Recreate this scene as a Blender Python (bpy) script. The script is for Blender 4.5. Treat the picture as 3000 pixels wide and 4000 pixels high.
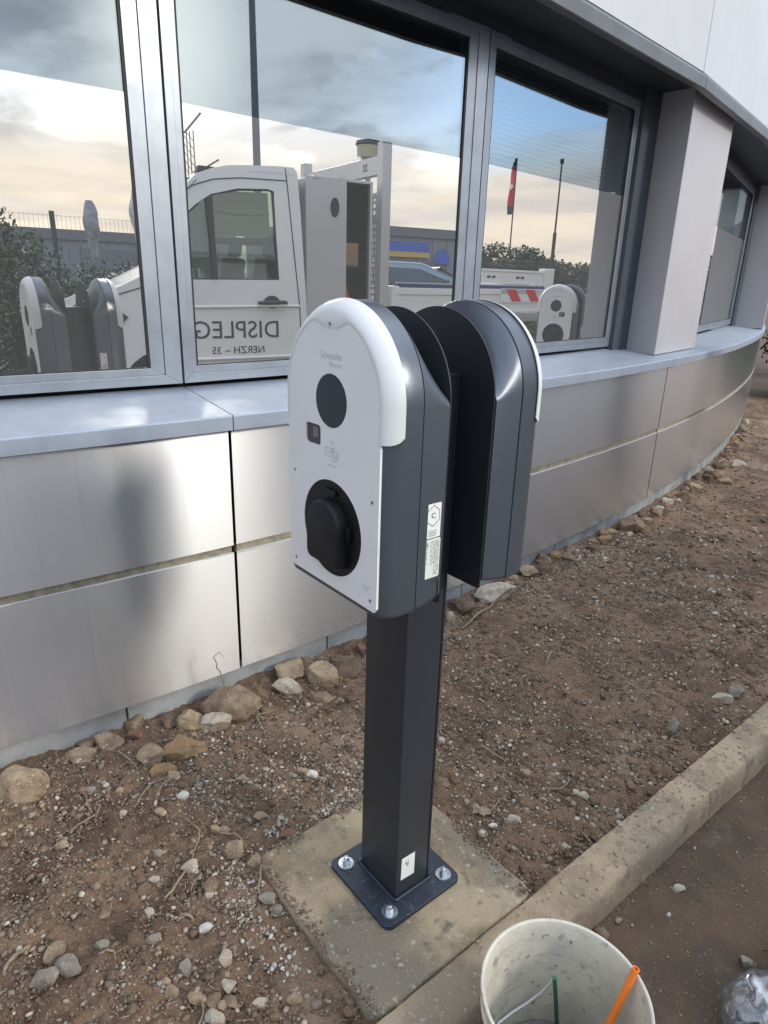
import bpy, bmesh, math, random
import numpy as np
from mathutils import Vector, Matrix, noise

S = bpy.context.scene
for o in list(bpy.data.objects):
    bpy.data.objects.remove(o)
COL = S.collection
rad = math.radians
PI = math.pi

# ------------------------------------------------------------------ camera
cam_d = bpy.data.cameras.new('camera')
cam = bpy.data.objects.new('camera', cam_d)
COL.objects.link(cam)
S.camera = cam
_yaw, _pitch, _roll = rad(-50.588), rad(19.194), rad(1.702)
F = Vector((math.sin(_yaw) * math.cos(_pitch), math.cos(_yaw) * math.cos(_pitch), -math.sin(_pitch)))
Rv = Vector((math.cos(_yaw), -math.sin(_yaw), 0))
Uv = Rv.cross(F)
R2 = math.cos(_roll) * Rv + math.sin(_roll) * Uv
U2 = -math.sin(_roll) * Rv + math.cos(_roll) * Uv
mt = Matrix((R2, U2, -F)).transposed().to_4x4()
mt.translation = Vector((0.94116, -0.83999, 1.37904))
cam.matrix_world = mt
cam_d.sensor_fit = 'HORIZONTAL'
cam_d.sensor_width = 36.0
cam_d.lens = 36.0 * 0.86866
cam_d.clip_start = 0.02
cam_d.clip_end = 2000

# ------------------------------------------------------------------ sky, sun, exposure
SUN_EL, SUN_AZ = rad(25), rad(67)
W = bpy.data.worlds.new('World')
S.world = W
W.use_nodes = True
wt = W.node_tree
wt.nodes.clear()


def wn(t, **kw):
    n = wt.nodes.new(t)
    for k, v in kw.items():
        setattr(n, k, v)
    return n


def lk(a, b):
    wt.links.new(a, b)


def wmath(op, a, b=None, c=None, clamp=False):
    n = wn('ShaderNodeMath', operation=op, use_clamp=clamp)
    for i, v in enumerate((a, b, c)):
        if v is None:
            continue
        if isinstance(v, (int, float)):
            n.inputs[i].default_value = v
        else:
            lk(v, n.inputs[i])
    return n.outputs[0]


def wmix(f, a, b):
    n = wn('ShaderNodeMix', data_type='RGBA')
    for i, v in ((0, f), (6, a), (7, b)):
        if isinstance(v, (int, float)):
            n.inputs[i].default_value = v
        elif isinstance(v, tuple):
            n.inputs[i].default_value = (*v, 1)
        else:
            lk(v, n.inputs[i])
    return n.outputs[2]


def wsmooth(x, a, b):
    n = wn('ShaderNodeMapRange', interpolation_type='SMOOTHSTEP')
    lk(x, n.inputs[0])
    n.inputs[1].default_value = a
    n.inputs[2].default_value = b
    return n.outputs[0]


sky = wn('ShaderNodeTexSky', sky_type='NISHITA')
sky.sun_disc = False
sky.sun_elevation = SUN_EL
sky.sun_rotation = SUN_AZ
sky.dust_density = 1.5
tc = wn('ShaderNodeTexCoord')
sep = wn('ShaderNodeSeparateXYZ')
lk(tc.outputs['Generated'], sep.inputs[0])
zz = wmath('MAXIMUM', sep.outputs[2], 0.0)
den = wmath('ADD', zz, 0.16)
comb = wn('ShaderNodeCombineXYZ')
lk(wmath('DIVIDE', sep.outputs[0], den), comb.inputs[0])
lk(wmath('DIVIDE', sep.outputs[1], den), comb.inputs[1])
comb.inputs[2].default_value = 0.3


def wnoise(scale, detail, rough, off, dist=0.0):
    m = wn('ShaderNodeVectorMath', operation='ADD')
    lk(comb.outputs[0], m.inputs[0])
    m.inputs[1].default_value = off
    n = wn('ShaderNodeTexNoise')
    n.inputs['Scale'].default_value = scale
    n.inputs['Detail'].default_value = detail
    n.inputs['Roughness'].default_value = rough
    n.inputs['Distortion'].default_value = dist
    lk(m.outputs[0], n.inputs['Vector'])
    return n.outputs['Fac']


cover = wsmooth(wnoise(0.85, 6, 0.55, (3.1, 7.7, 0), 0.3), 0.385, 0.54)
shade = wsmooth(wnoise(1.25, 6, 0.52, (0.3, 6.6, 3.0), 0.35), 0.42, 0.57)
fine = wsmooth(wnoise(3.2, 5, 0.6, (1.3, 5.1, 9.0), 0.2), 0.35, 0.68)
K = 10.0    # the Background below runs at strength 0.1
ccol = wmix(shade, (0.27 * K, 0.31 * K, 0.36 * K), (0.58 * K, 0.61 * K, 0.65 * K))
ccol = wmix(wmath('MULTIPLY', fine, 0.5), ccol, (0.58 * K, 0.61 * K, 0.65 * K))
skyb = wn('ShaderNodeMix', data_type='RGBA', blend_type='MULTIPLY')
skyb.inputs[0].default_value = 1.0
lk(sky.outputs[0], skyb.inputs[6])
skyb.inputs[7].default_value = (0.82, 0.98, 1.22, 1)
dots = wn('ShaderNodeVectorMath', operation='DOT_PRODUCT')
lk(tc.outputs['Generated'], dots.inputs[0])
dots.inputs[1].default_value = (math.sin(SUN_AZ) * math.cos(SUN_EL), math.cos(SUN_AZ) * math.cos(SUN_EL), math.sin(SUN_EL))
cover = wmath('MAXIMUM', cover, wsmooth(dots.outputs['Value'], 0.86, 0.97))
col = wmix(cover, skyb.outputs[2], ccol)
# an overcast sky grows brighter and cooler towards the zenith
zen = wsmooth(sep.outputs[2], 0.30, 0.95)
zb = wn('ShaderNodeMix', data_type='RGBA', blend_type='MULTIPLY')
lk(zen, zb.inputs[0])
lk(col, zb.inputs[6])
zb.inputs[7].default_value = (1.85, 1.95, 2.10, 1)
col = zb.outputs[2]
# low warm layer of cloud near the horizon
low = wsmooth(sep.outputs[2], 0.205, 0.10)
streak_v = wn('ShaderNodeMapping')
lk(tc.outputs['Generated'], streak_v.inputs[0])
streak_v.inputs['Scale'].default_value = (2.2, 2.2, 17.0)
streak = wn('ShaderNodeTexNoise')
lk(streak_v.outputs[0], streak.inputs['Vector'])
streak.inputs['Scale'].default_value = 1.6
streak.inputs['Detail'].default_value = 5
streak.inputs['Roughness'].default_value = 0.55
st = wsmooth(streak.outputs['Fac'], 0.36, 0.66)
lowc = wmix(st, (0.38 * K, 0.36 * K, 0.355 * K), (0.58 * K, 0.51 * K, 0.42 * K))
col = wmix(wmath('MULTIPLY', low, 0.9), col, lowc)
# glow of the veiled sun
sd = (math.sin(rad(67)) * math.cos(rad(15)), math.cos(rad(67)) * math.cos(rad(15)), math.sin(rad(15)))
dot = wn('ShaderNodeVectorMath', operation='DOT_PRODUCT')
lk(tc.outputs['Generated'], dot.inputs[0])
dot.inputs[1].default_value = sd
gl = wsmooth(dot.outputs['Value'], 0.90, 1.0)
gl2 = wsmooth(dot.outputs['Value'], 0.985, 1.0)
glow = wmath('ADD', wmath('MULTIPLY', wmath('MULTIPLY', gl, gl), 0.06), wmath('MULTIPLY', gl2, 0.45))
gl3 = wn('ShaderNodeMix', data_type='RGBA', blend_type='ADD')
gl3.inputs[0].default_value = 1.0
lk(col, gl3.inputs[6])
vm = wn('ShaderNodeVectorMath', operation='SCALE')
vm.inputs[0].default_value = (1.0 * K, 0.90 * K, 0.68 * K)
lk(glow, vm.inputs['Scale'])
lk(vm.outputs[0], gl3.inputs[7])
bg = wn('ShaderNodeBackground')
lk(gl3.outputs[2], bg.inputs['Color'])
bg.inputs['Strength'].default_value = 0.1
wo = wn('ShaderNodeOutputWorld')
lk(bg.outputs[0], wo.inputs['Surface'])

sun_d = bpy.data.lights.new('sun', 'SUN')
sun_d.energy = 1.0
sun_d.angle = rad(11)
sun_d.color = (1.0, 0.93, 0.82)
sun = bpy.data.objects.new('sun', sun_d)
COL.objects.link(sun)
_sv = Vector((math.sin(SUN_AZ) * math.cos(SUN_EL), math.cos(SUN_AZ) * math.cos(SUN_EL), math.sin(SUN_EL)))
sun.rotation_euler = _sv.to_track_quat('Z', 'Y').to_euler()

S.view_settings.view_transform = 'Standard'
S.view_settings.look = 'None'
S.view_settings.exposure = 1.08
S.view_settings.gamma = 1.0
S.view_settings.use_curve_mapping = False
S.cycles.max_bounces = 10
S.cycles.glossy_bounces = 6
S.cycles.transparent_max_bounces = 16
S.cycles.use_denoising = True

# ------------------------------------------------------------------ materials
MATS = {}


def mat(name, base, rough=0.5, metal=0.0, vary=0.0, vscale=8.0, col2=None, bump=0.0, bscale=60.0, spec=0.5,
        streaks=None, attr=None, coat=0.0, speck=None, rvary=0.0, trans=0.0, aniso=0.0, splash=0.0):
    if name in MATS:
        return MATS[name]
    m = bpy.data.materials.new(name)
    m.use_nodes = True
    nt = m.node_tree
    b = nt.nodes['Principled BSDF']
    b.inputs['Base Color'].default_value = (*base, 1)
    b.inputs['Roughness'].default_value = rough
    b.inputs['Metallic'].default_value = metal
    b.inputs['Specular IOR Level'].default_value = spec
    b.inputs['Coat Weight'].default_value = coat
    b.inputs['Transmission Weight'].default_value = trans
    N = nt.nodes.new
    if aniso:
        b.inputs['Anisotropic'].default_value = aniso
        tv = N('ShaderNodeCombineXYZ')
        tv.inputs[2].default_value = 1.0
        nt.links.new(tv.outputs[0], b.inputs['Tangent'])
    L = nt.links.new
    tcn = N('ShaderNodeTexCoord')
    out = None

    def nz(scale, detail=5, rg=0.6, vec=None):
        n = N('ShaderNodeTexNoise')
        n.inputs['Scale'].default_value = scale
        n.inputs['Detail'].default_value = detail
        n.inputs['Roughness'].default_value = rg
        L(vec or tcn.outputs['Object'], n.inputs['Vector'])
        return n.outputs['Fac']

    def mr(x, a, c, lo=0.0, hi=1.0):
        n = N('ShaderNodeMapRange')
        n.interpolation_type = 'SMOOTHSTEP'
        L(x, n.inputs[0])
        n.inputs[1].default_value = a
        n.inputs[2].default_value = c
        n.inputs[3].default_value = lo
        n.inputs[4].default_value = hi
        return n.outputs[0]

    def mx(f, a, c, mode='MIX'):
        n = N('ShaderNodeMix')
        n.data_type = 'RGBA'
        n.blend_type = mode
        for i, v in ((0, f), (6, a), (7, c)):
            if isinstance(v, (int, float)):
                n.inputs[i].default_value = v
            elif isinstance(v, tuple):
                n.inputs[i].default_value = (*v, 1)
            else:
                L(v, n.inputs[i])
        return n.outputs[2]
    out = base
    if attr:
        a = N('ShaderNodeAttribute')
        a.attribute_name = attr
        out = a.outputs['Color']
    if vary or col2:
        c2 = col2 or tuple(x * (1 - vary) for x in base)
        if attr:
            f = mr(nz(vscale), 0.35, 0.7, 1.0 - vary, 1.0)
            n = N('ShaderNodeVectorMath')
            n.operation = 'SCALE'
            L(out, n.inputs[0])
            L(f, n.inputs['Scale'])
            out = n.outputs[0]
        else:
            out = mx(mr(nz(vscale), 0.38, 0.66), out, c2)
    if speck:
        for (sc, lo, hi, cc) in speck:
            out = mx(mr(nz(sc, 2), lo, hi), out, cc)
    if streaks:
        mp = N('ShaderNodeMapping')
        L(tcn.outputs['Object'], mp.inputs[0])
        mp.inputs['Scale'].default_value = streaks[0]
        out = mx(mr(nz(streaks[1], 6, 0.6, mp.outputs[0]), streaks[3], streaks[4], 0, streaks[5]), out, streaks[2])
    if splash:
        sx = N('ShaderNodeSeparateXYZ')
        L(tcn.outputs['Object'], sx.inputs[0])
        hm = mr(sx.outputs[2], splash, 0.06, 0.0, 1.0)
        spots = mr(nz(115, 2, 0.5), 0.66, 0.70)
        pat = mr(nz(3.2, 3, 0.6), 0.42, 0.62)
        mm_ = N('ShaderNodeMath')
        mm_.operation = 'MULTIPLY'
        L(spots, mm_.inputs[0])
        L(hm, mm_.inputs[1])
        m3 = N('ShaderNodeMath')
        m3.operation = 'MULTIPLY'
        L(mm_.outputs[0], m3.inputs[0])
        L(pat, m3.inputs[1])
        out = mx(m3.outputs[0], out, (0.50, 0.38, 0.27))
        m4 = N('ShaderNodeMath')
        m4.operation = 'MULTIPLY_ADD'
        L(m3.outputs[0], m4.inputs[0])
        m4.inputs[1].default_value = -metal
        m4.inputs[2].default_value = metal
        L(m4.outputs[0], b.inputs['Metallic'])
    if not isinstance(out, tuple):
        L(out, b.inputs['Base Color'])
    if rvary:
        L(mr(nz(vscale * 1.7, 6), 0.3, 0.7, rough - rvary, rough + rvary), b.inputs['Roughness'])
    if bump:
        bn = N('ShaderNodeBump')
        bn.inputs['Strength'].default_value = min(1.0, bump)
        bn.inputs['Distance'].default_value = 0.004 if bump <= 1 else 0.004 * bump
        L(nz(bscale, 8, 0.65), bn.inputs['Height'])
        L(bn.outputs[0], b.inputs['Normal'])
    MATS[name] = m
    return m


M_body = mat('charcoal_plastic', (0.118, 0.132, 0.157), 0.31, 0.55, vary=0.06, vscale=2.5)
M_post = mat('anthracite_powder_coat', (0.027, 0.031, 0.038), 0.42, vary=0.12, vscale=4, speck=[(260, 0.71, 0.76, (0.10, 0.09, 0.08))])
M_plate = mat('dark_coated_steel', (0.015, 0.017, 0.024), 0.5, bump=0.08, bscale=1200)
M_base = mat('navy_coated_steel', (0.022, 0.031, 0.047), 0.45, vary=0.25, vscale=30, speck=[(60, 0.60, 0.80, (0.085, 0.075, 0.065)), (300, 0.68, 0.74, (0.20, 0.16, 0.12))])
M_white = mat('white_plastic', (0.76, 0.755, 0.765), 0.36, vary=0.04, vscale=6)
M_white2 = mat('white_gloss_plastic', (0.67, 0.67, 0.685), 0.45, vary=0.04, vscale=9)
M_black = mat('black_plastic', (0.006, 0.006, 0.008), 0.38, spec=0.3)
M_housing = mat('charcoal_plastic_matt', (0.105, 0.118, 0.142), 0.36, 0.5)
M_blackm = mat('matt_black_plastic', (0.008, 0.008, 0.010), 0.5, spec=0.35)
M_reader = mat('smoked_reader_plastic', (0.022, 0.026, 0.036), 0.30)
M_display = mat('display_glass', (0.05, 0.05, 0.055), 0.12)
M_seg = mat('display_grey', (0.16, 0.16, 0.165), 0.3)
M_zinc = mat('zinc_steel', (0.66, 0.70, 0.74), 0.28, 1.0, vary=0.3, vscale=60, bump=0.1, bscale=300)
M_print = mat('grey_print', (0.42, 0.50, 0.48), 0.5)
M_inkb = mat('black_print', (0.015, 0.015, 0.02), 0.5)
M_inkf = mat('fine_black_print', (0.20, 0.20, 0.20), 0.6)
M_lab = mat('label_paper', (0.76, 0.76, 0.74), 0.45)
M_lab2 = mat('label_paper_green', (0.66, 0.70, 0.62), 0.45)
M_alu = mat('brushed_aluminium_panel', (0.83, 0.85, 0.88), 0.27, 0.93, aniso=0.95, vary=0.02, vscale=0.6, splash=0.42,
            streaks=((26, 26, 0.30), 2.2, (0.60, 0.595, 0.585), 0.50, 0.80, 0.35))
M_sill = mat('coated_aluminium_sill', (0.36, 0.405, 0.48), 0.50, 0.35, vary=0.10, vscale=9, rvary=0.05,
             speck=[(190, 0.72, 0.78, (0.28, 0.28, 0.27))])
M_frame = mat('window_aluminium', (0.33, 0.365, 0.415), 0.38, 0.6, vary=0.12, vscale=7, rvary=0.05,
              streaks=((30, 30, 0.8), 2.0, (0.28, 0.29, 0.31), 0.5, 0.75, 0.4))
M_rail = mat('cream_sheet_rail', (0.38, 0.34, 0.255), 0.45, 0.2, vary=0.4, vscale=30)
M_plinth = mat('plinth_concrete', (0.33, 0.34, 0.345), 0.8, col2=(0.22, 0.225, 0.22), vscale=6, bump=0.5, bscale=90)
M_col = mat('greige_cladding_panel', (0.45, 0.435, 0.45), 0.42, vary=0.05, vscale=3, streaks=((14, 14, 0.3), 2.0, (0.38, 0.37, 0.375), 0.52, 0.8, 0.4), bump=0.03, bscale=200)
M_jamb = mat('dark_blue_grey_jamb', (0.060, 0.068, 0.085), 0.5, vary=0.15, vscale=6)
M_soffit = mat('anthracite_soffit', (0.045, 0.047, 0.052), 0.5, vary=0.1, vscale=2)
M_edge = mat('pale_lit_edge', (0.60, 0.60, 0.59), 0.4, 0.2)  # pale colour paints the sky light on the panel return
M_flash = mat('grey_flashing', (0.15, 0.157, 0.165), 0.42, 0.4, vary=0.2, vscale=5)
M_fascia = mat('pale_fascia_panel', (0.56, 0.56, 0.58), 0.42, vary=0.06, vscale=2, streaks=((9, 9, 0.25), 2.0, (0.47, 0.465, 0.46), 0.52, 0.8, 0.45))
M_gap = mat('black_joint', (0.01, 0.01, 0.011), 0.8)
M_room = mat('room_wall', (0.10, 0.10, 0.10), 0.8, vary=0.3, vscale=1)
M_slat = mat('blind_slat', (0.66, 0.68, 0.66), 0.5)
M_gasket = mat('rubber_gasket', (0.012, 0.012, 0.014), 0.6)
M_conc = mat('weathered_concrete', (0.37, 0.29, 0.185), 0.88, col2=(0.22, 0.165, 0.10), vscale=7, bump=1.0, bscale=70,
             speck=[(3.2, 0.50, 0.66, (0.20, 0.165, 0.12)), (18, 0.54, 0.70, (0.15, 0.122, 0.085)), (40, 0.62, 0.72, (0.40, 0.36, 0.29)), (130, 0.62, 0.70, (0.36, 0.33, 0.27)), (170, 0.66, 0.72, (0.09, 0.07, 0.05))])
M_kerb = mat('kerb_concrete', (0.375, 0.28, 0.18), 0.9, col2=(0.24, 0.175, 0.11), vscale=5, bump=1.2, bscale=55,
             speck=[(2.6, 0.50, 0.64, (0.24, 0.19, 0.135)), (12, 0.55, 0.72, (0.19, 0.15, 0.105)), (30, 0.60, 0.70, (0.22, 0.175, 0.125)), (110, 0.60, 0.70, (0.36, 0.32, 0.26))])
M_road = mat('dirty_asphalt', (0.115, 0.071, 0.042), 0.92, col2=(0.066, 0.043, 0.028), vscale=3.5, bump=1.5, bscale=70,
             speck=[(9, 0.58, 0.74, (0.11, 0.082, 0.058)), (160, 0.64, 0.70, (0.17, 0.15, 0.12))])
M_yard = mat('grey_asphalt', (0.16, 0.155, 0.145), 0.9, col2=(0.11, 0.105, 0.10), vscale=1.2, bump=1.0, bscale=90)
M_soil = mat('brown_soil', (0.222, 0.134, 0.078), 0.95, col2=(0.096, 0.055, 0.032), vscale=4.5, bump=3.5, bscale=95,
             speck=[(1.7, 0.52, 0.70, (0.29, 0.19, 0.125)), (60, 0.60, 0.68, (0.20, 0.155, 0.11)), (210, 0.61, 0.67, (0.30, 0.25, 0.19)), (95, 0.64, 0.72, (0.040, 0.026, 0.018))])
M_pebble = mat('pebble_mix', (0.3, 0.3, 0.3), 0.9, attr='tone', vary=0.25, vscale=180)
M_fibre = mat('dry_fibre', (0.36, 0.28, 0.19), 0.9, attr='tone', vary=0.3, vscale=200)
M_root = mat('dry_root', (0.33, 0.25, 0.165), 0.9, vary=0.4, vscale=90, bump=1, bscale=300)
STONE = {}
for _n, _a, _b in (('tan', (0.33, 0.245, 0.155), (0.19, 0.135, 0.085)), ('brown', (0.165, 0.108, 0.066), (0.27, 0.20, 0.135)),
                   ('pale', (0.43, 0.37, 0.29), (0.28, 0.225, 0.165)), ('dark', (0.085, 0.055, 0.036), (0.16, 0.11, 0.07)),
                   ('red', (0.20, 0.10, 0.062), (0.11, 0.065, 0.045)), ('orange', (0.29, 0.175, 0.08), (0.17, 0.12, 0.075)),
                   ('grey', (0.27, 0.235, 0.19), (0.15, 0.125, 0.10)), ('white', (0.60, 0.57, 0.52), (0.40, 0.36, 0.30))):
    STONE[_n] = mat('stone_' + _n, _a, 0.9, col2=_b, vscale=22, bump=1.2, bscale=130,
                    speck=[(90, 0.60, 0.70, tuple(min(0.6, x * 1.5) for x in _a)), (140, 0.62, 0.70, tuple(x * 0.45 for x in _a))])
M_bucket = mat('used_white_bucket', (0.60, 0.56, 0.46), 0.5, col2=(0.44, 0.42, 0.36), vscale=9, bump=0.4, bscale=60,
               speck=[(28, 0.60, 0.72, (0.30, 0.28, 0.24)), (70, 0.66, 0.72, (0.22, 0.20, 0.17))],
               streaks=((3, 3, 22), 4, (0.30, 0.28, 0.24), 0.56, 0.72, 0.55))
M_slurry = mat('dried_slurry', (0.25, 0.245, 0.25), 0.9, col2=(0.16, 0.155, 0.16), vscale=20, bump=2, bscale=80)
M_orange = mat('orange_tube_plastic', (0.80, 0.20, 0.03), 0.35)
M_green = mat('dark_green_rod', (0.015, 0.10, 0.055), 0.4)
M_wirew = mat('white_handle_wire', (0.68, 0.68, 0.70), 0.4)
M_tpaint = mat('truck_white_paint', (0.80, 0.80, 0.78), 0.22, vary=0.04, vscale=1.5, coat=0.4)
M_tgrey = mat('truck_grey_shut_line', (0.05, 0.05, 0.05), 0.6)
M_tblack = mat('truck_black_trim', (0.018, 0.018, 0.020), 0.45)
M_tyre = mat('tyre_rubber', (0.02, 0.02, 0.02), 0.8)
M_rim = mat('steel_rim', (0.45, 0.45, 0.46), 0.35, 0.8)
M_talu = mat('truck_aluminium', (0.60, 0.60, 0.61), 0.35, 0.6)
M_blue = mat('blue_stripe', (0.03, 0.05, 0.16), 0.35)
M_red = mat('signal_red', (0.62, 0.03, 0.03), 0.4)
M_cloth_red = mat('red_cloth', (0.55, 0.03, 0.07), 0.7)
M_carton = mat('carton', (0.36, 0.22, 0.11), 0.8)
M_seat = mat('seat_cloth', (0.05, 0.055, 0.06), 0.8)
M_shade = mat('yellow_sun_screen', (0.62, 0.57, 0.33), 0.8)
M_amber = mat('beacon_lens', (0.42, 0.40, 0.28), 0.2)
M_leaf = mat('hedge_leaf', (0.045, 0.075, 0.030), 0.6, attr='tone', vary=0.3, vscale=3)
M_wood = mat('bark', (0.10, 0.075, 0.05), 0.9, vary=0.4, vscale=20)
M_shed = mat('grey_sheet_wall', (0.24, 0.25, 0.29), 0.6, vary=0.08, vscale=0.3)
M_shedr = mat('sheet_roof_edge', (0.16, 0.17, 0.20), 0.6)
M_signb = mat('sign_blue', (0.05, 0.12, 0.50), 0.5)
M_signy = mat('sign_yellow', (0.60, 0.42, 0.10), 0.5)
M_carb = mat('pale_blue_car_paint', (0.36, 0.45, 0.58), 0.2, 0.3, coat=0.6)
M_carw = mat('white_car_paint', (0.66, 0.66, 0.66), 0.22, coat=0.6)
M_card = mat('dark_car_paint', (0.05, 0.055, 0.06), 0.2, coat=0.6)
M_pole = mat('galvanised_pole', (0.23, 0.235, 0.24), 0.5, 0.3)
M_cloth_grey = mat('grey_banner_cloth', (0.34, 0.345, 0.37), 0.8, vary=0.5, vscale=5)
M_cloth_white = mat('white_banner_cloth', (0.60, 0.60, 0.60), 0.8, vary=0.3, vscale=5)
M_grass = mat('verge_grass', (0.055, 0.085, 0.028), 0.9, vary=0.5, vscale=2, bump=2, bscale=30)
M_deadleaf = mat('dead_leaf', (0.34, 0.25, 0.16), 0.8, vary=0.4, vscale=60)


def special(name, build):
    m = bpy.data.materials.new(name)
    m.use_nodes = True
    nt = m.node_tree
    nt.nodes.clear()
    o = nt.nodes.new('ShaderNodeOutputMaterial')
    nt.links.new(build(nt), o.inputs['Surface'])
    MATS[name] = m
    return m


def _glass(tint, refl, see, rough=0.0):
    def f(nt):
        g = nt.nodes.new('ShaderNodeBsdfGlossy')
        g.inputs['Color'].default_value = (*tint, 1)
        g.inputs['Roughness'].default_value = rough
        t = nt.nodes.new('ShaderNodeBsdfTransparent')
        t.inputs['Color'].default_value = (*see, 1)
        mxn = nt.nodes.new('ShaderNodeMixShader')
        mxn.inputs[0].default_value = refl
        nt.links.new(t.outputs[0], mxn.inputs[1])
        nt.links.new(g.outputs[0], mxn.inputs[2])
        return mxn.outputs[0]
    return f


def _film(nt):
    g = nt.nodes.new('ShaderNodeBsdfGlossy')
    g.inputs['Color'].default_value = (1.0, 0.975, 0.935, 1)
    g.inputs['Roughness'].default_value = 0.0
    d = nt.nodes.new('ShaderNodeBsdfDiffuse')
    d.inputs['Color'].default_value = (0.15, 0.155, 0.15, 1)
    mxn = nt.nodes.new('ShaderNodeMixShader')
    mxn.inputs[0].default_value = 0.70
    nt.links.new(d.outputs[0], mxn.inputs[1])
    nt.links.new(g.outputs[0], mxn.inputs[2])
    return mxn.outputs[0]




def _bagm(nt):
    g = nt.nodes.new('ShaderNodeBsdfGlossy')
    g.inputs['Roughness'].default_value = 0.12
    t = nt.nodes.new('ShaderNodeBsdfTransparent')
    t.inputs['Color'].default_value = (0.93, 0.95, 0.98, 1)
    d = nt.nodes.new('ShaderNodeBsdfTranslucent')
    d.inputs['Color'].default_value = (0.62, 0.66, 0.74, 1)
    a = nt.nodes.new('ShaderNodeMixShader')
    a.inputs[0].default_value = 0.16
    nt.links.new(t.outputs[0], a.inputs[1])
    nt.links.new(d.outputs[0], a.inputs[2])
    b = nt.nodes.new('ShaderNodeMixShader')
    b.inputs[0].default_value = 0.28
    nt.links.new(a.outputs[0], b.inputs[1])
    nt.links.new(g.outputs[0], b.inputs[2])
    return b.outputs[0]


M_glass = special('window_glass', _glass((0.86, 0.95, 1.0), 0.33, (0.62, 0.66, 0.67)))
M_film = special('mirror_film', _film)
M_carglass = special('car_glass', _glass((0.9, 0.97, 1.0), 0.12, (0.66, 0.72, 0.68)))
M_bag = special('clear_plastic_bag', _bagm)

# ------------------------------------------------------------------ mesh helpers


class MB:
    def __init__(s):
        s.v = []
        s.f = []

    def add(s, vs, fs):
        k = len(s.v)
        s.v += [tuple(v) for v in vs]
        s.f += [tuple(i + k for i in f) for f in fs]
        return s

    def box(s, x0, x1, y0, y1, z0, z1):
        return s.add([(x0, y0, z0), (x1, y0, z0), (x1, y1, z0), (x0, y1, z0), (x0, y0, z1), (x1, y0, z1), (x1, y1, z1), (x0, y1, z1)],
                     [(0, 3, 2, 1), (4, 5, 6, 7), (0, 1, 5, 4), (1, 2, 6, 5), (2, 3, 7, 6), (3, 0, 4, 7)])

    def prism(s, poly, fn, a, b):
        """poly: 2-D outline; fn(u, v, w) -> 3-D; extruded from w=a to w=b"""
        n = len(poly)
        vs = [fn(u, v, a) for u, v in poly] + [fn(u, v, b) for u, v in poly]
        fs = [tuple(range(n))[::-1], tuple(range(n, 2 * n))]
        fs += [(i, (i + 1) % n, n + (i + 1) % n, n + i) for i in range(n)]
        return s.add(vs, fs)

    def loft(s, rings, cap0=True, cap1=True, closed=True):
        n = len(rings[0])
        vs = [p for r in rings for p in r]
        fs = []
        for k in range(len(rings) - 1):
            for i in range(n if closed else n - 1):
                j = (i + 1) % n
                fs.append((k * n + i, k * n + j, (k + 1) * n + j, (k + 1) * n + i))
        if cap0:
            fs.append(tuple(range(n))[::-1])
        if cap1:
            fs.append(tuple(range((len(rings) - 1) * n, len(rings) * n)))
        return s.add(vs, fs)

    def tube(s, pts, r, n=8, cap=True):
        pts = [Vector(p) for p in pts]
        rs = r if isinstance(r, (list, tuple)) else [r] * len(pts)
        rings = []
        up = Vector((0.13, 0.21, 0.97))
        for i, p in enumerate(pts):
            t = (pts[min(i + 1, len(pts) - 1)] - pts[max(i - 1, 0)]).normalized()
            a = t.cross(up)
            if a.length < 0.05:
                a = t.cross(Vector((1, 0, 0)))
            a.normalize()
            b = t.cross(a)
            rings.append([tuple(p + rs[i] * (math.cos(2 * PI * k / n) * a + math.sin(2 * PI * k / n) * b)) for k in range(n)])
        return s.loft(rings, cap, cap)

    def cyl(s, c0, c1, r0, r1=None, n=24):
        return s.tube([c0, c1], [r0, r0 if r1 is None else r1], n)

    def lathe(s, prof, c=(0, 0, 0), n=48):
        """prof: (r, z) list"""
        rings = [[(c[0] + r * math.cos(2 * PI * k / n), c[1] + r * math.sin(2 * PI * k / n), c[2] + z) for k in range(n)] for r, z in prof]
        return s.loft(rings, False, False)

    def build(s, name, m, parent=None, smooth=None, bevel=0.0, seg=2, loc=None):
        me = bpy.data.meshes.new(name)
        vs = s.v
        if loc is not None:
            vs = [(x - loc[0], y - loc[1], z - loc[2]) for x, y, z in vs]
        me.from_pydata(vs, [], s.f)
        bm = bmesh.new()
        bm.from_mesh(me)
        bmesh.ops.recalc_face_normals(bm, faces=bm.faces)
        bm.to_mesh(me)
        bm.free()
        o = bpy.data.objects.new(name, me)
        COL.objects.link(o)
        if m:
            me.materials.append(m)
        if loc is not None:
            o.location = loc
        if parent is not None:
            o.parent = parent
        if bevel:
            md = o.modifiers.new('bevel', 'BEVEL')
            md.width = bevel
            md.segments = seg
            md.limit_method = 'ANGLE'
            md.angle_limit = rad(35)
            md.harden_normals = True
            me.shade_smooth()
        elif smooth:
            me.shade_smooth()
            me.set_sharp_from_angle(angle=rad(smooth))
        return o


def tag(o, label=None, cat=None, group=None, kind=None):
    if label:
        o['label'] = label
    if cat:
        o['category'] = cat
    if group:
        o['group'] = group
    if kind:
        o['kind'] = kind
    return o


def empty(name, loc=(0, 0, 0), rz=0.0, parent=None):
    o = bpy.data.objects.new(name, None)
    o.empty_display_size = 0.1
    COL.objects.link(o)
    o.location = loc
    o.rotation_euler = (0, 0, rz)
    if parent:
        o.parent = parent
    return o


def copy_tree(o, parent=None):
    c = o.copy()
    COL.objects.link(c)
    c.parent = parent
    for ch in list(o.children):
        copy_tree(ch, c)
    return c


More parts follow.
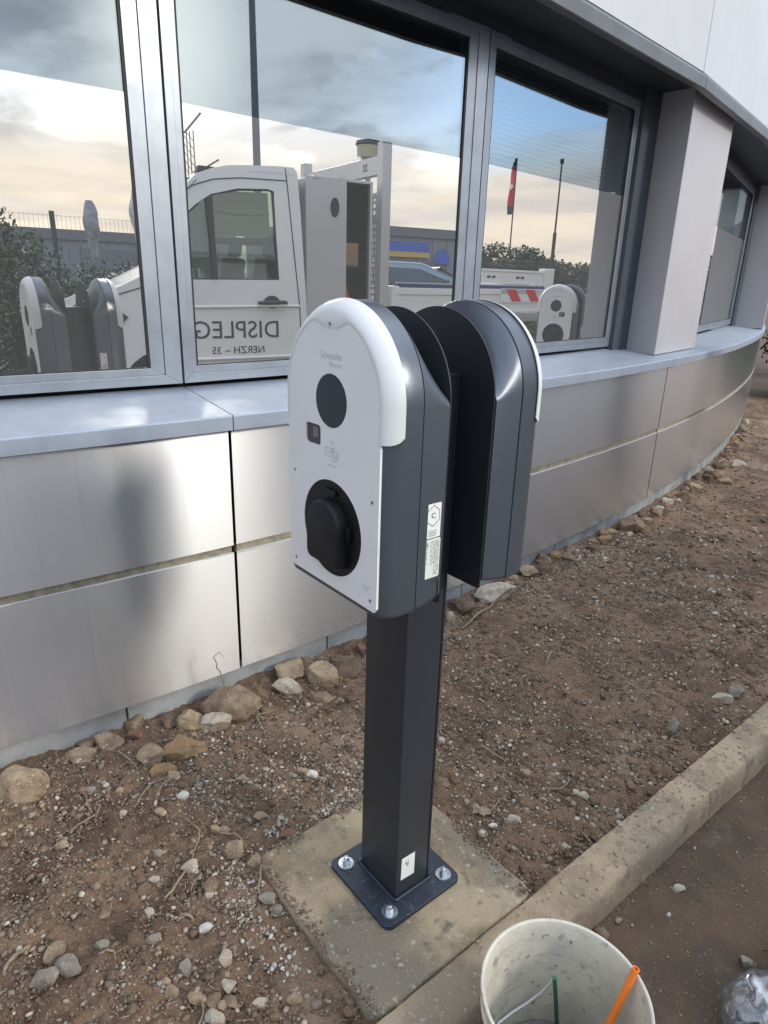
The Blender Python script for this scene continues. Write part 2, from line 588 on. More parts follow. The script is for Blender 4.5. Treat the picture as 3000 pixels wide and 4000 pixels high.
def plate(name, loops, fn, thick, m, parent, smooth=None):
    """flat sheet with holes: loops of 2-D points (first one the outline), fn maps (u, v, w) to 3-D"""
    cu = bpy.data.curves.new('tmp', 'CURVE')
    cu.dimensions = '2D'
    cu.fill_mode = 'BOTH'
    cu.extrude = 0.5
    for lp in loops:
        sp = cu.splines.new('POLY')
        sp.points.add(len(lp) - 1)
        for p, (u, v) in zip(sp.points, lp):
            p.co = (u, v, 0, 1)
        sp.use_cyclic_u = True
    ob = bpy.data.objects.new('tmp', cu)
    COL.objects.link(ob)
    dg = bpy.context.evaluated_depsgraph_get()
    me0 = bpy.data.meshes.new_from_object(ob.evaluated_get(dg))
    mb = MB()
    mb.add([fn(v.co.x, v.co.y, v.co.z * thick) for v in me0.vertices], [tuple(p.vertices) for p in me0.polygons])
    bpy.data.objects.remove(ob)
    bpy.data.meshes.remove(me0)
    me = bpy.data.meshes.new(name)
    me.from_pydata(mb.v, [], mb.f)
    bm = bmesh.new()
    bm.from_mesh(me)
    bmesh.ops.remove_doubles(bm, verts=bm.verts, dist=1e-5)
    bmesh.ops.recalc_face_normals(bm, faces=bm.faces)
    bm.to_mesh(me)
    bm.free()
    o = bpy.data.objects.new(name, me)
    COL.objects.link(o)
    me.materials.append(m)
    if smooth:
        me.shade_smooth()
        me.set_sharp_from_angle(angle=rad(smooth))
    o.parent = parent
    return o


def text(name, body, size, fn, thick, m, parent, align='CENTER', squeeze=1.0, width=None):
    cu = bpy.data.curves.new('tmp', 'FONT')
    cu.body = body
    cu.size = size
    cu.align_x = align
    cu.align_y = 'CENTER'
    cu.extrude = 0.5
    cu.resolution_u = 3
    ob = bpy.data.objects.new('tmp', cu)
    COL.objects.link(ob)
    dg = bpy.context.evaluated_depsgraph_get()
    me = bpy.data.meshes.new_from_object(ob.evaluated_get(dg))
    bpy.data.objects.remove(ob)
    if width:
        xs_ = [v.co.x for v in me.vertices]
        squeeze = width / (max(xs_) - min(xs_))
    for v in me.vertices:
        v.co = Vector(fn(v.co.x * squeeze, v.co.y, v.co.z * thick))
    me.name = name
    me.materials.clear()
    me.materials.append(m)
    o = bpy.data.objects.new(name, me)
    COL.objects.link(o)
    o.parent = parent
    return o


def arc(cx, cy, r, a0, a1, n, ry=None):
    ry = r if ry is None else ry
    return [(cx + r * math.cos(rad(a0 + (a1 - a0) * i / n)), cy + ry * math.sin(rad(a0 + (a1 - a0) * i / n))) for i in range(n + 1)]


def rrect(x0, x1, y0, y1, r, n=5):
    return (arc(x1 - r, y1 - r, r, 0, 90, n) + arc(x0 + r, y1 - r, r, 90, 180, n)
            + arc(x0 + r, y0 + r, r, 180, 270, n) + arc(x1 - r, y0 + r, r, 270, 360, n))


def arch(hw, zb, zc=1.187, rc=0.012, n=40, ry=None):
    """arched outline: flat foot, semicircular head"""
    return arc(0, zc, hw, 0, 180, n, ry) + arc(-hw + rc, zb + rc, rc, 180, 270, 5) + arc(hw - rc, zb + rc, rc, 270, 360, 5)

# ------------------------------------------------------------------ the building
BC = (-18.272, 0.168, 0.0)
BR = 17.362
building = empty('office_building', BC)
tag(building, 'low curved office building with aluminium base panels and a ribbon of mirrored windows', 'building')


def ang(y, ro=0.0):
    return math.degrees(math.asin((y - BC[1]) / (BR + ro)))


def pol(ro, a, z):
    ro = ro + 0.0009 * max(0.0, a - 16.0) ** 2
    return ((BR + ro) * math.cos(rad(a)), (BR + ro) * math.sin(rad(a)), z)


def ring_solid(prof, a0, a1, step=0.35):
    """sweep a closed (ro, z) profile along the curve of the building"""
    n = max(1 if step > 50 else 2, int(abs(a1 - a0) / step))
    mb = MB()
    mb.loft([[pol(ro, a0 + (a1 - a0) * k / n, z) for ro, z in prof] for k in range(n + 1)])
    return mb


A0, PER = ang(0.075, -0.03), 10.18
# base panels
for k in range(-1, 3):
    a0, a1 = A0 + k * PER, A0 + (k + 1) * PER
    g = 0.019
    pr = -0.030 + (0.0 if k >= 0 else 0.003)
    ring_solid([(pr, 0.542), (pr, 0.922), (pr - 0.025, 0.922), (pr - 0.025, 0.918), (pr - 0.004, 0.918), (pr - 0.004, 0.546), (pr - 0.022, 0.546), (pr - 0.022, 0.542)],
               a0 + g, a1 - g).build('metal_panel', M_alu, building, smooth=40)
    ring_solid([(pr, 0.076), (pr, 0.514), (pr - 0.030, 0.514), (pr - 0.030, 0.510), (pr - 0.004, 0.510), (pr - 0.004, 0.080), (pr - 0.022, 0.080), (pr - 0.022, 0.076)],
               a0 + g, a1 - g).build('metal_panel', M_alu, building, smooth=40)
    ring_solid([(-0.0365, 0.505), (-0.0365, 0.541), (-0.060, 0.541), (-0.060, 0.505)], a0 + 0.03, a1 - 0.03).build('joint_rail', M_rail, building, smooth=40)
    ring_solid([(-0.0285, 0.5095), (-0.0285, 0.5165), (-0.0325, 0.5165), (-0.0325, 0.5095)], a0 + g, a1 - g).build('lit_edge_strip', M_edge, building)  # added pale strip: stands in for the sky-lit top of the lower panel
    # sill
    ring_solid([(0.0, 0.930), (0.0, 0.972), (-0.004, 0.976), (-0.365, 1.014), (-0.365, 1.008), (-0.006, 0.969), (-0.006, 0.934), (-0.028, 0.934), (-0.028, 0.930)],
               a0 + 0.006, a1 - 0.006).build('window_sill', M_sill, building, smooth=25)
ring_solid([(-0.062, 0.02), (-0.062, 0.93), (-0.10, 0.93), (-0.10, 0.02)], A0 - PER, A0 + 3 * PER, 0.8).build('backing_wall', M_gap, building, smooth=40)
for k in range(-4, 12):
    a0 = A0 - 1.3 + k * 2.55
    ring_solid([(-0.045, -0.15), (-0.045, 0.088), (-0.12, 0.088), (-0.12, -0.15)], a0 + 0.012, a0 + 2.538).build('plinth_block', M_plinth, building, smooth=40)


def to_local(p):
    return (p[0] - BC[0], p[1] - BC[1], p[2])


def make_window(pa, pb, s0, s1, zp0=1.085, zp1=2.300, zf0=1.030, zf1=2.352, film=1.868, ext0=0.0):
    """pane between plan points pa and pb; stiles s0, s1 wide outside them"""
    A, B = Vector((pa[0], pa[1])), Vector((pb[0], pb[1]))
    t = (B - A).normalized()
    n = Vector((t.y, -t.x))
    Lp = (B - A).length

    def fn(u, z, w):
        q = A + t * u + n * w
        return to_local((q.x, q.y, z))
    fr = MB()
    m_ = 0.028
    i0, i1, zi0, zi1 = 0.0, Lp, zp0, zp1
    o0, o1 = -s0, Lp + s1
    # mitred outer frame (proud) and inner bead (set back)
    for d0, d1, ox0, ox1, oz0, oz1, ix0, ix1, iz0, iz1 in (
            (-0.05, 0.014, o0, o1, zf0, zf1, i0 - s0 * 0.45, i1 + s1 * 0.45, zi0 - 0.024, zi1 + 0.022),
            (-0.05, 0.009, i0 - s0 * 0.45, i1 + s1 * 0.45, zi0 - 0.024, zi1 + 0.022, i0, i1, zi0, zi1)):
        fr.prism([(ox0, oz0), (ox1, oz0), (ix1, iz0), (ix0, iz0)], fn, d0, d1)
        fr.prism([(ox1, oz1), (ox0, oz1), (ix0, iz1), (ix1, iz1)], fn, d0, d1)
        fr.prism([(ox0, oz1), (ox0, oz0), (ix0, iz0), (ix0, iz1)], fn, d0, d1)
        fr.prism([(ox1, oz0), (ox1, oz1), (ix1, iz1), (ix1, iz0)], fn, d0, d1)
    w = fr.build('window', M_frame, building, bevel=0.0012, seg=1)
    MB().prism([(0.001, zp0), (Lp - 0.001, zp0), (Lp - 0.001, zp1), (0.001, zp1)], fn, -0.006, 0.0).build('pane', M_glass, w)
    if film:
        MB().prism([(0.004, zp0 + 0.004), (Lp - 0.004, zp0 + 0.004), (Lp - 0.004, film), (0.004, film)], fn, 0.0006, 0.0012).build('mirror_film', M_film, w)
    gk = MB()
    e = 0.007
    gk.prism([(0, zp0), (e, zp0), (e, zp1), (0, zp1)], fn, 0.0, 0.006)
    gk.prism([(Lp - e, zp0), (Lp, zp0), (Lp, zp1), (Lp - e, zp1)], fn, 0.0, 0.006)
    gk.prism([(e, zp1 - e), (Lp - e, zp1 - e), (Lp - e, zp1), (e, zp1)], fn, 0.0, 0.006)
    gk.prism([(e, zp0), (Lp - e, zp0), (Lp - e, zp0 + 0.003), (e, zp0 + 0.003)], fn, 0.0, 0.006)
    gk.build('rubber_gasket', M_gasket, w)
    return w, fn, Lp


# window panes: plan positions of the glass
wL = make_window((-1.2991, -1.50), (-1.259, -0.040), 0.06, 0.102)
wM = make_window((-1.258, 0.117), (-1.300, 1.365), 0.049, 0.112)
wR = make_window((-1.313, 1.534), (-1.4785, 2.846), 0.050, 0.060)
for y0, y1, in ((0.062, 0.070), (1.477, 1.485)):
    ring_solid([(-0.36, 1.02), (-0.36, 2.36), (-0.40, 2.36), (-0.40, 1.02)], ang(y0 - .01, -.33), ang(y1 + .01, -.33)).build('mullion_joint', M_gap, building)
a4, a5 = 13.55, 22.65
p4 = pol(-0.335, a4, 0)
p5 = pol(-0.350, a5, 0)
w4 = make_window((p4[0] + BC[0], p4[1] + BC[1]), (p5[0] + BC[0], p5[1] + BC[1]), 0.06, 0.06)
# blinds behind the upper glass
for (w, fn, Lp), u0 in ((wR, 0.03), (w4, 0.05)):
    b = MB()
    for i in range(26):
        z = 1.80 + i * 0.0215
        b.prism([(u0, z), (Lp - 0.03, z), (Lp - 0.03, z + 0.0125), (u0, z + 0.0125)], fn, -0.116, -0.112)
    b.prism([(u0, 1.775), (Lp - 0.03, 1.775), (Lp - 0.03, 1.790), (u0, 1.790)], fn, -0.122, -0.105)
    b.build('venetian_blind', M_slat, building)
# room behind
ring_solid([(-2.6, 0.3), (-2.6, 2.6), (-2.65, 2.6), (-2.65, 0.3)], -12, 27, 1.0).build('room_wall', M_room, building)
ring_solid([(-2.6, 0.9), (-0.40, 0.9), (-0.40, 0.88), (-2.6, 0.88)], -12, 27, 1.0).build('room_floor', M_room, building)
ring_solid([(-2.6, 2.5), (-0.38, 2.5), (-0.38, 2.52), (-2.6, 2.52)], -12, 27, 1.0).build('room_ceiling', M_room, building)


def panel_poly(pts, z0, z1, name, m, bevel=0.002):
    mb = MB()
    mb.prism(pts, lambda u, v, w: (u, v, w), z0, z1)
    return mb.build(name, m, building, bevel=bevel, seg=2)


def rl(ro, a):
    p = pol(ro, a, 0)
    return (p[0], p[1])


# first column (right of the third window) and the one beyond the fourth window
aJ0 = ang(2.893, -0.34)
for aj, a_s, a_f, a_e, a_j2, rf in ((aJ0, ang(3.075, -0.335), ang(3.055, -0.10), ang(3.838, -0.10), ang(3.98, -0.335), -0.0995),
                                    (22.95, 23.45, 23.4, 26.1, 26.6, -0.02), (-8.1, -7.6, -7.7, -6.2, -5.7, -0.0995)):
    # dark jamb, side panel, front panel, far side panel
    panel_poly([rl(-0.315, aj), rl(-0.300, a_s), rl(-0.36, a_s), rl(-0.36, aj)], 1.0, 2.42, 'dark_jamb', M_jamb)
    panel_poly([rl(-0.335, a_s + 0.035), rl(rf - 0.0005, a_f), rl(rf - 0.0045, a_f + 0.10), rl(-0.335, a_s + 0.13)], 0.992, 2.425, 'column_side_panel', M_col)
    panel_poly([rl(rf, a_f + 0.006), rl(rf, a_e), rl(rf - 0.0085, a_e), rl(rf - 0.0085, a_f + 0.10)], 0.992, 2.425, 'column_front_panel', M_col)
    panel_poly([rl(rf - 0.0105, a_e), rl(-0.335, a_e + 0.1), rl(-0.335, a_e - 0.1), rl(rf - 0.0105, a_e - 0.1)], 0.992, 2.425, 'column_side_panel', M_col)
    panel_poly([rl(-0.315, a_e + 0.1), rl(-0.315, a_j2), rl(-0.36, a_j2), rl(-0.36, a_e + 0.1)], 1.0, 2.42, 'dark_jamb', M_jamb)
# head of the windows, soffit, flashing, fascia
ring_solid([(-0.338, 2.345), (-0.338, 2.43), (-0.37, 2.43), (-0.37, 2.345)], -9, 27).build('window_head', M_soffit, building, smooth=40)
for k in range(-2, 6):
    a0, a1 = 4.02 + (k - 1) * 5.09, 4.02 + k * 5.09
    ring_solid([(-0.36, 2.418), (-0.030, 2.405), (-0.030, 2.412), (-0.36, 2.425)], a0 + 0.008, a1 - 0.008, 99).build('soffit_panel', M_soffit, building, smooth=40)
    ring_solid([(-0.034, 2.352), (0.0, 2.352), (0.004, 2.356), (0.004, 2.405), (-0.002, 2.418), (-0.022, 2.426), (-0.022, 2.432), (-0.030, 2.432), (-0.030, 2.358), (-0.034, 2.358)],
               a0 + 0.008, a1 - 0.008, 99).build('drip_flashing', M_flash, building, smooth=3)
for k in range(-3, 7):
    a0, a1 = 9.14 + (k - 1) * 5.09, 9.14 + k * 5.09
    ring_solid([(-0.022, 2.436), (-0.022, 4.0), (-0.03, 4.0), (-0.03, 2.436)], a0 + 0.010, a1 - 0.010, 99).build('fascia_panel', M_fascia, building, smooth=40)
ring_solid([(-0.052, 2.43), (-0.052, 3.98), (-0.20, 3.98), (-0.20, 2.43)], -18, 40, 1.0).build('fascia_backing', M_gap, building, smooth=40)
ring_solid([(0.02, 4.0), (0.02, 4.05), (-3.0, 4.05), (-3.0, 4.0)], -18, 40, 1.0).build('roof_edge', M_flash, building, smooth=40)
# the glazed wall goes on to the left, outside the picture
ring_solid([(-0.33, 0.98), (-0.33, 2.43), (-0.36, 2.43), (-0.36, 0.98)], -22, -8.1).build('end_wall', M_col, building, smooth=40)
ring_solid([(-0.33, 0.0), (-0.33, 2.43), (-0.36, 2.43), (-0.36, 0.0)], 26.9, 60, 1.0).build('end_wall', M_col, building, smooth=40)

# ------------------------------------------------------------------ ground, road, kerb, slab
road = MB()
road.add([(0.30, -300, -0.085), (5.76, -300, -0.085), (5.76, 600, -0.085), (0.30, 600, -0.085)], [(0, 1, 2, 3)])
road.add([(9.2, -300, -0.085), (600, -300, -0.085), (600, 600, -0.085), (9.2, 600, -0.085)], [(0, 1, 2, 3)])
road.add([(-600, -300, -0.10), (0.30, -300, -0.10), (0.30, 600, -0.10), (-600, 600, -0.10)], [(0, 1, 2, 3)])
yard = MB()
yard.add([(1.35, -300, -0.081), (5.75, -300, -0.081), (5.75, 600, -0.081), (1.35, 600, -0.081)], [(0, 1, 2, 3)])
tag(yard.build('car_park', M_yard), kind='structure')
ro_ = road.build('road', M_road)
tag(ro_, kind='structure')


def fbm(x, y, sc, octs=5, seed=0.0):
    return noise.fractal(Vector((x * sc, y * sc, seed)), 0.9, 2.1, octs)


def wall_x(y, ro=0.0):
    return BC[0] + math.sqrt(max(0.01, (BR + ro) ** 2 - (y - BC[1]) ** 2))


def soil_z(x, y):
    xw = wall_x(min(y, 12), -0.04)
    d = x - xw
    z = -0.020 + 0.016 * fbm(x, y, 2.1, 3, 1.0) + 0.013 * fbm(x, y, 9, 3, 5.0)
    z += 0.020 * math.exp(-max(0, d) / 0.14)
    z += 0.028 * math.exp(-((x + 0.45) ** 2 + (y - 1.7) ** 2) / 0.5)
    z -= 0.030 * max(0.0, min(1.0, (x - 0.12) / 0.12)) * (1.0 if y > 0.22 or y < -0.27 else 0.0)
    if -0.30 < x < 0.30 and -0.32 < y < 0.30:
        z = min(z, -0.014)
    if y > 3:
        z -= 0.012 * (y - 3)
    return z


# soil surface
xs = np.linspace(0, 1, 150)
ys = [-3.2]
while ys[-1] < 16:
    y = ys[-1]
    dcam = max(0.35, math.hypot(y + 0.3, 0.7))
    ys.append(y + 0.0075 * max(1.0, dcam) ** 1.25)
vs, fs = [], []
for y in ys:
    xw = wall_x(min(y, 14), -0.05)
    for t in xs:
        x = xw + (0.262 - xw) * t
        z = soil_z(x, y)
        if y < 6:
            z += 0.0120 * fbm(x, y, 28, 4, 9.0) + 0.0052 * fbm(x, y, 85, 2, 3.0)
            c = noise.cell(Vector((x * 40, y * 40, 0)))
        vs.append((x, y, z))
nx = len(xs)
for j in range(len(ys) - 1):
    for i in range(nx - 1):
        a = j * nx + i
        fs.append((a, a + 1, a + nx + 1, a + nx))
sm = bpy.data.meshes.new('soil')
sm.from_pydata(vs, [], fs)
sm.shade_smooth()
sm.materials.append(M_soil)
soil = bpy.data.objects.new('soil', sm)
COL.objects.link(soil)
tag(soil, kind='structure')

# kerb
kerb = empty('kerb', (0.30, 0, 0))
tag(kerb, kind='structure')
kb = [-3.1, -2.1, -1.1, 0.905, 1.91, 2.92, 3.93, 4.93, 5.94, 6.94, 7.95]
for y0, y1 in zip(kb[:-1], kb[1:]):
    rings = []
    n = 60
    sd_ = random.random() * 50
    n = int(60 * (y1 - y0))
    for k in range(n + 1):
        y = y0 + 0.0015 + (y1 - y0 - 0.003) * k / n
        jt = lambda q: 0.0024 * fbm(q, y, 6, 4, 2.5) + 0.0020 * fbm(q * 3, y, 50, 3, 1.5)
        rings.append([(0.246 - 0.30 + jt(1), y, -0.16), (0.246 - 0.30 + jt(2), y, -0.008), (0.252 - 0.30 + jt(3), y, 0.001 + jt(4)), (0.275 - .3, y, 0.003 + jt(5)), (0.30 - .3, y, 0.003 + jt(6)),
                      (0.325 - .3, y, 0.002 + jt(7)), (0.342 - 0.30 + jt(8), y, -0.001 + jt(8)), (0.350 - 0.30 + jt(9), y, -0.010 + jt(10)), (0.356 - .3 + jt(10), y, -0.05), (0.360 - .3 + jt(11), y, -0.16)])
    mb = MB()
    mb.loft(rings)
    mb.build('kerb_stone', M_kerb, kerb, smooth=50)

# concrete footing under the charging station
slab = MB()
rings = []
for zz_, gr in ((-0.15, 0.0), (-0.006, 0.0), (-0.001, -0.003), (0.0, -0.008)):
    o_ = rrect(-0.248 - gr, 0.2435 + gr, -0.251 - gr, 0.236 + gr, 0.030, 6)
    ring = []
    for i, (x, y) in enumerate(o_):
        for q in range(8):
            x2, y2 = o_[(i + 1) % len(o_)]
            px_, py_ = x + (x2 - x) * q / 8, y + (y2 - y) * q / 8
            ring.append((px_ + 0.0045 * fbm(px_, py_, 16, 5, 2), py_ + 0.0045 * fbm(px_, py_, 16, 5, 7), zz_))
    rings.append(ring)
slab.loft(rings)
so = slab.build('concrete_slab', M_conc, None, smooth=50, loc=(0, 0, -0.1))
tag(so, 'square weathered concrete footing slab under the charging station post', 'slab')
# far ground on the other side of the road: verge under the hedge
vg = MB()
vg.add([(5.9, -40, -0.02), (9.2, -40, -0.02), (9.2, 60, -0.02), (5.9, 60, -0.02)], [(0, 1, 2, 3)])
vg.box(5.75, 5.9, -40, 60, -0.12, 0.02)
tag(vg.build('grass_verge', M_grass), kind='structure')

# ------------------------------------------------------------------ charging station


def make_station():
    st = empty('charging_station')
    PA, PB = 0.0665, 0.052
    # base plate
    bp = MB()
    o_ = rrect(-0.1163, 0.1163, -0.1163, 0.1163, 0.020, 7)
    bp.loft([[(x, y, z) for x, y in o_] for z in (0.0005, 0.012)])
    bp.build('base_plate', M_base, st, bevel=0.0015)
    wd = MB()
    q = [(-PA - .004, -PB - .004), (PA + .004, -PB - .004), (PA + .004, PB + .004), (-PA - .004, PB + .004)]
    rnd = random.Random(4)
    for i in range(4):
        a, b = q[i], q[(i + 1) % 4]
        pts = [(a[0] + (b[0] - a[0]) * t / 14, a[1] + (b[1] - a[1]) * t / 14, 0.0135 + rnd.uniform(-.0006, .0006)) for t in range(15)]
        wd.tube(pts, [0.0042 + rnd.uniform(-.0006, .0006) for _ in pts], 8)
    wd.build('weld_bead', M_base, st, smooth=60)
    # post: two folded halves with a seam near the back edge
    po = MB()
    zt = 1.2165
    po.prism(rrect(-PA, PA, -PB, PB - 0.0075, 0.0022, 3), lambda u, v, w: (u, v, w), 0.012, zt)
    po.build('post', M_post, st, smooth=40)
    pc = MB()
    pc.prism(rrect(-PA, PA, PB - 0.0062, PB, 0.0015, 2), lambda u, v, w: (u, v, w), 0.0125, zt)
    pc.build('post_cover', M_plate, st, smooth=40)
    cp = MB()
    cp.prism(rrect(-PA - 0.001, PA + 0.001, -PB - .001, PB + .001, 0.003, 3), lambda u, v, w: (u, v, w), zt, zt + 0.003)
    cp.build('post_cap', M_post, st, smooth=40)
    for sx, sy in ((-1, -1), (1, -1), (1, 1), (-1, 1)):
        cx_, cy_ = sx * 0.0845, sy * 0.0845
        w = MB()
        w.lathe([(0.0, 0.0155), (0.0055, 0.0155), (0.0190, 0.0150), (0.0192, 0.0122), (0.0, 0.0122)], (cx_, cy_, 0), 40)
        bo = w.build('bolt', M_zinc, st, smooth=40)
        nt_ = MB()
        ph = rnd.uniform(0, 60)
        nt_.loft([[(cx_ + r * math.cos(rad(ph + 60 * k)), cy_ + r * math.sin(rad(ph + 60 * k)), z) for k in range(6)] for r, z in ((0.0098, 0.0157), (0.0098, 0.0250), (0.0088, 0.0262))])
        nt_.build('nut', M_zinc, bo, bevel=0.0005)
        sd = MB()
        sd.lathe([(0.0054, 0.015), (0.0054, 0.0335), (0.0044, 0.0345), (0, 0.0345)], (cx_, cy_, 0), 20)
        for q_ in range(4):
            sd.lathe([(0.0056, 0.0265 + q_ * .0018), (0.0060, 0.0271 + q_ * .0018), (0.0056, 0.0277 + q_ * .0018)], (cx_, cy_, 0), 16)
        sd.build('stud', M_zinc, bo, smooth=40)
    # sticker on the post
    f = lambda u, v, w: (PA + 0.0004 + w, u, v)
    sk = plate('sticker', [[(-0.0385, 0.0605), (0.0025, 0.0575), (0.0025, 0.1215), (-0.0375, 0.1235)]], f, 0.0004, M_lab, st)
    text('sticker_print', '9', 0.013, lambda u, v, w: f(u - 0.024, v + 0.102, w + 0.0005), 0.0002, M_inkb, sk)
    tk = MB()
    tk.box(PA + .0006, PA + .0009, -0.019, -0.0178, 0.090, 0.113)
    tk.box(PA + .0006, PA + .0009, -0.0225, -0.0140, 0.096, 0.0972)
    tk.build('sticker_print', M_inkb, sk)

    def charger(rz):
        """one charger, built facing -y then turned"""
        ca, sa = math.cos(rz), math.sin(rz)
        T = lambda x, y, z: (x * ca - y * sa, x * sa + y * ca, z)

        def rings(spec):
            return [[T(x, y, z) for x, z in o] for y, o in spec]
        ZB = 0.8200
        m = MB()
        m.loft(rings([(-0.1150, arch(0.1545, ZB + .006)), (-0.1210, arch(0.1545, ZB + .006)), (-0.1211, arch(0.1592, ZB + .001)), (-0.1222, arch(0.1600, ZB)), (-0.1400, arch(0.1600, ZB)), (-0.1580, arch(0.1590, ZB)), (-0.1680, arch(0.1562, ZB)),
                      (-0.1760, arch(0.1510, ZB - .0005)), (-0.1820, arch(0.1450, ZB - .0003)), (-0.1862, arch(0.1400, ZB + .0008)), (-0.1878, arch(0.1370, ZB + .004)), (-0.1880, arch(0.130, ZB + .02))]))
        ch = m.build('charger', M_body, st, smooth=32)
        # rear housing: head sweeps down towards the post
        m = MB()

        def head(hw, zb, ztop, zs):
            pts = []
            nn = 40
            for i in range(nn + 1):
                a = PI * i / nn
                pts.append((hw * math.cos(a), zs + (ztop - zs) * math.sin(a)))
            rc = 0.012
            return pts + arc(-hw + rc, zb + rc, rc, 180, 270, 5) + arc(hw - rc, zb + rc, rc, 270, 360, 5)
        sp = [(-0.1186, 1.3415, 1.187, .1545, .824), (-0.1185, 1.3450, 1.187, .1585, .8215), (-0.112, 1.336, 1.187, .1583, .8215), (-0.104, 1.319, 1.187, .158, .822), (-0.096, 1.301, 1.187, .1575, .823),
              (-0.086, 1.279, 1.186, .157, .824), (-0.078, 1.262, 1.185, .1565, .826), (-0.070, 1.246, 1.183, .156, .828), (-0.063, 1.234, 1.181, .155, .830), (-0.0572, 1.226, 1.180, .154, .831)]
        m.loft(rings([(y, head(hw, zb, zt_, zs)) for y, zt_, zs, hw, zb in sp]))
        m.build('rear_housing', M_housing, ch, smooth=50)
        # white cover plate with a hole for reader, display and socket well
        fpl = lambda u, v, w: T(u, -0.1895 - w, v)
        o_ = arc(0, 1.187, 0.1385, 0, 180, 48) + [(-0.1385, 0.8336)] + [(0.1385 - 0.006, 0.8318), (0.1385, 0.840)]
        hr = [(x, z) for x, z in arc(0.0005, 1.1805, 0.0465, 0, 360, 40)[:-1]]
        hs = arc(0.0025, 0.9490, 0.0905, 0, 360, 56)[:-1]
        hd = rrect(-0.0785, -0.0315, 1.0955, 1.1325, 0.007, 4)
        plate('cover_plate', [o_, hr, hs, hd], fpl, 0.0045, M_white, ch, smooth=30)
        # white hood wrapping over the head
        prof = [(0.1350, -0.1922), (0.1372, -0.1930), (0.1410, -0.1918), (0.1468, -0.1878), (0.1520, -0.1828), (0.1565, -0.1765), (0.1600, -0.1695), (0.1622, -0.1610), (0.1606, -0.1606), (0.1600, -0.165)]
        path = []
        zl = 1.131
        for i in range(5):
            path.append(('s', 1, zl + (1.187 - zl) * i / 5))
        for i in range(61):
            path.append(('a', rad(180 * i / 60), None))
        for i in range(4, -1, -1):
            path.append(('s', -1, zl + (1.187 - zl) * i / 5))
        m = MB()
        rg = []
        for kk, pth in enumerate(path):
            row = []
            last = kk in (0, len(path) - 1)
            for j, (r, y) in enumerate(prof):
                if pth[0] == 's':
                    z_ = pth[2]
                    if last and j >= 4:
                        z_ += (0.0005, 0.002, 0.005, 0.012, 0.012, 0.004)[j - 4]
                    row.append(T(pth[1] * r, y, z_))
                else:
                    a = pth[1]
                    rr = r
                    # tongue at the top centre carries the fixing screw
                    if j <= 1:
                        da = abs(a - PI / 2)
                        rr = r - (0.021 if j == 0 else 0.017) * math.exp(-(da / 0.30) ** 4)
                    row.append(T(rr * math.cos(a), y, 1.187 + rr * math.sin(a)))
            rg.append(row)
        m.loft(rg, True, True, True)
        m.build('hood', M_white2, ch, smooth=50)
        # reader
        m = MB()
        m.prism(arc(0.0005, 1.1805, 0.0462, 0, 360, 48)[:-1], fpl, -0.004, 0.0024)
        m.build('card_reader', M_reader, ch, bevel=0.0006)
        # display
        m = MB()
        m.prism(rrect(-0.0780, -0.0320, 1.0960, 1.1320, 0.0068, 4), fpl, -0.004, -0.0004)
        dp = m.build('display', M_display, ch)
        m = MB()
        m.prism([(-0.059, 1.108), (-0.043, 1.108), (-0.043, 1.124), (-0.048, 1.1265), (-0.059, 1.1265)], fpl, -0.0004, -0.0001)
        m.build('display_segment', M_seg, dp)
        # socket well and flap
        m = MB()
        m.prism(hs, fpl, -0.004, 0.0012)
        sk_ = m.build('socket_well', M_black, ch, bevel=0.0008)
        m = MB()
        fo = arc(-0.001, 0.952, 0.051, -8, 188, 30) + arc(-0.0515 + 0.014, 0.884 + 0.014, 0.014, 185, 270, 5) + arc(0.0495 - 0.010, 0.884 + 0.010, 0.010, 270, 355, 4)
        cxm, czm = -0.001, 0.944
        sc = lambda s_: [(cxm + (u - cxm) * s_, czm + (v - czm) * s_) for u, v in fo]
        m.loft([[fpl(u, v, w) for u, v in sc(s_)] for w, s_ in ((0.0, 1.03), (0.012, 1.02), (0.019, 1.0), (0.0212, 0.975), (0.0218, 0.95))])
        m.build('socket_flap', M_blackm, sk_, smooth=28)
        m = MB()
        m.prism(rrect(-0.020, 0.020, 1.012, 1.0235, 0.004, 3), fpl, 0.0012, 0.007)
        m.build('flap_hinge', M_black, sk_, bevel=0.0008)
        m = MB()
        m.prism(rrect(0.050, 0.066, 0.940, 0.968, 0.004, 3), fpl, 0.0012, 0.009)
        m.build('flap_latch', M_black, sk_, bevel=0.0008)
        # screws
        for sx, sz, w0 in ((-0.119, 1.0325, 0.0023), (0.121, 1.0305, 0.0023), (-0.119, 0.851, 0.0023), (0.1215, 0.851, 0.0023), (0.0, 1.3085, 0.0045)):
            m = MB()
            m.prism(arc(sx, sz, 0.0034, 0, 360, 14)[:-1], fpl, w0 - .002, w0 + 0.0005)
            s_ = m.build('screw', M_zinc, ch)
            m = MB()
            m.prism(arc(sx, sz, 0.0016, 0, 360, 6)[:-1], fpl, w0 + .0004, w0 + 0.0007)
            m.build('screw_recess', M_inkb, ch)
        # print on the plate
        F2 = lambda dx, dz: (lambda u, v, w: fpl(u + dx, v + dz, w + 0.0024))
        text('brand_print', 'Schneider', 0.0175, F2(0.0015, 1.2560), 0.0002, M_print, ch, squeeze=0.92)
        text('brand_print', 'Electric', 0.0125, F2(0.0145, 1.2420), 0.0002, M_print, ch)
        ic = MB()

        def stroke(pts, r=0.0007):
            ic.tube([fpl(u, v, 0.0024) for u, v in pts], r, 4)
        stroke(rrect(-0.016, 0.010, 1.083, 1.098, 0.003, 3) + [(0.010, 1.095)])
        stroke([(-0.012, 1.0925), (0.004, 1.0925)])
        stroke(arc(0.012, 1.089, 0.0115, -80, 200, 16))
        stroke(arc(0.012, 1.089, 0.0065, -100, 180, 12))
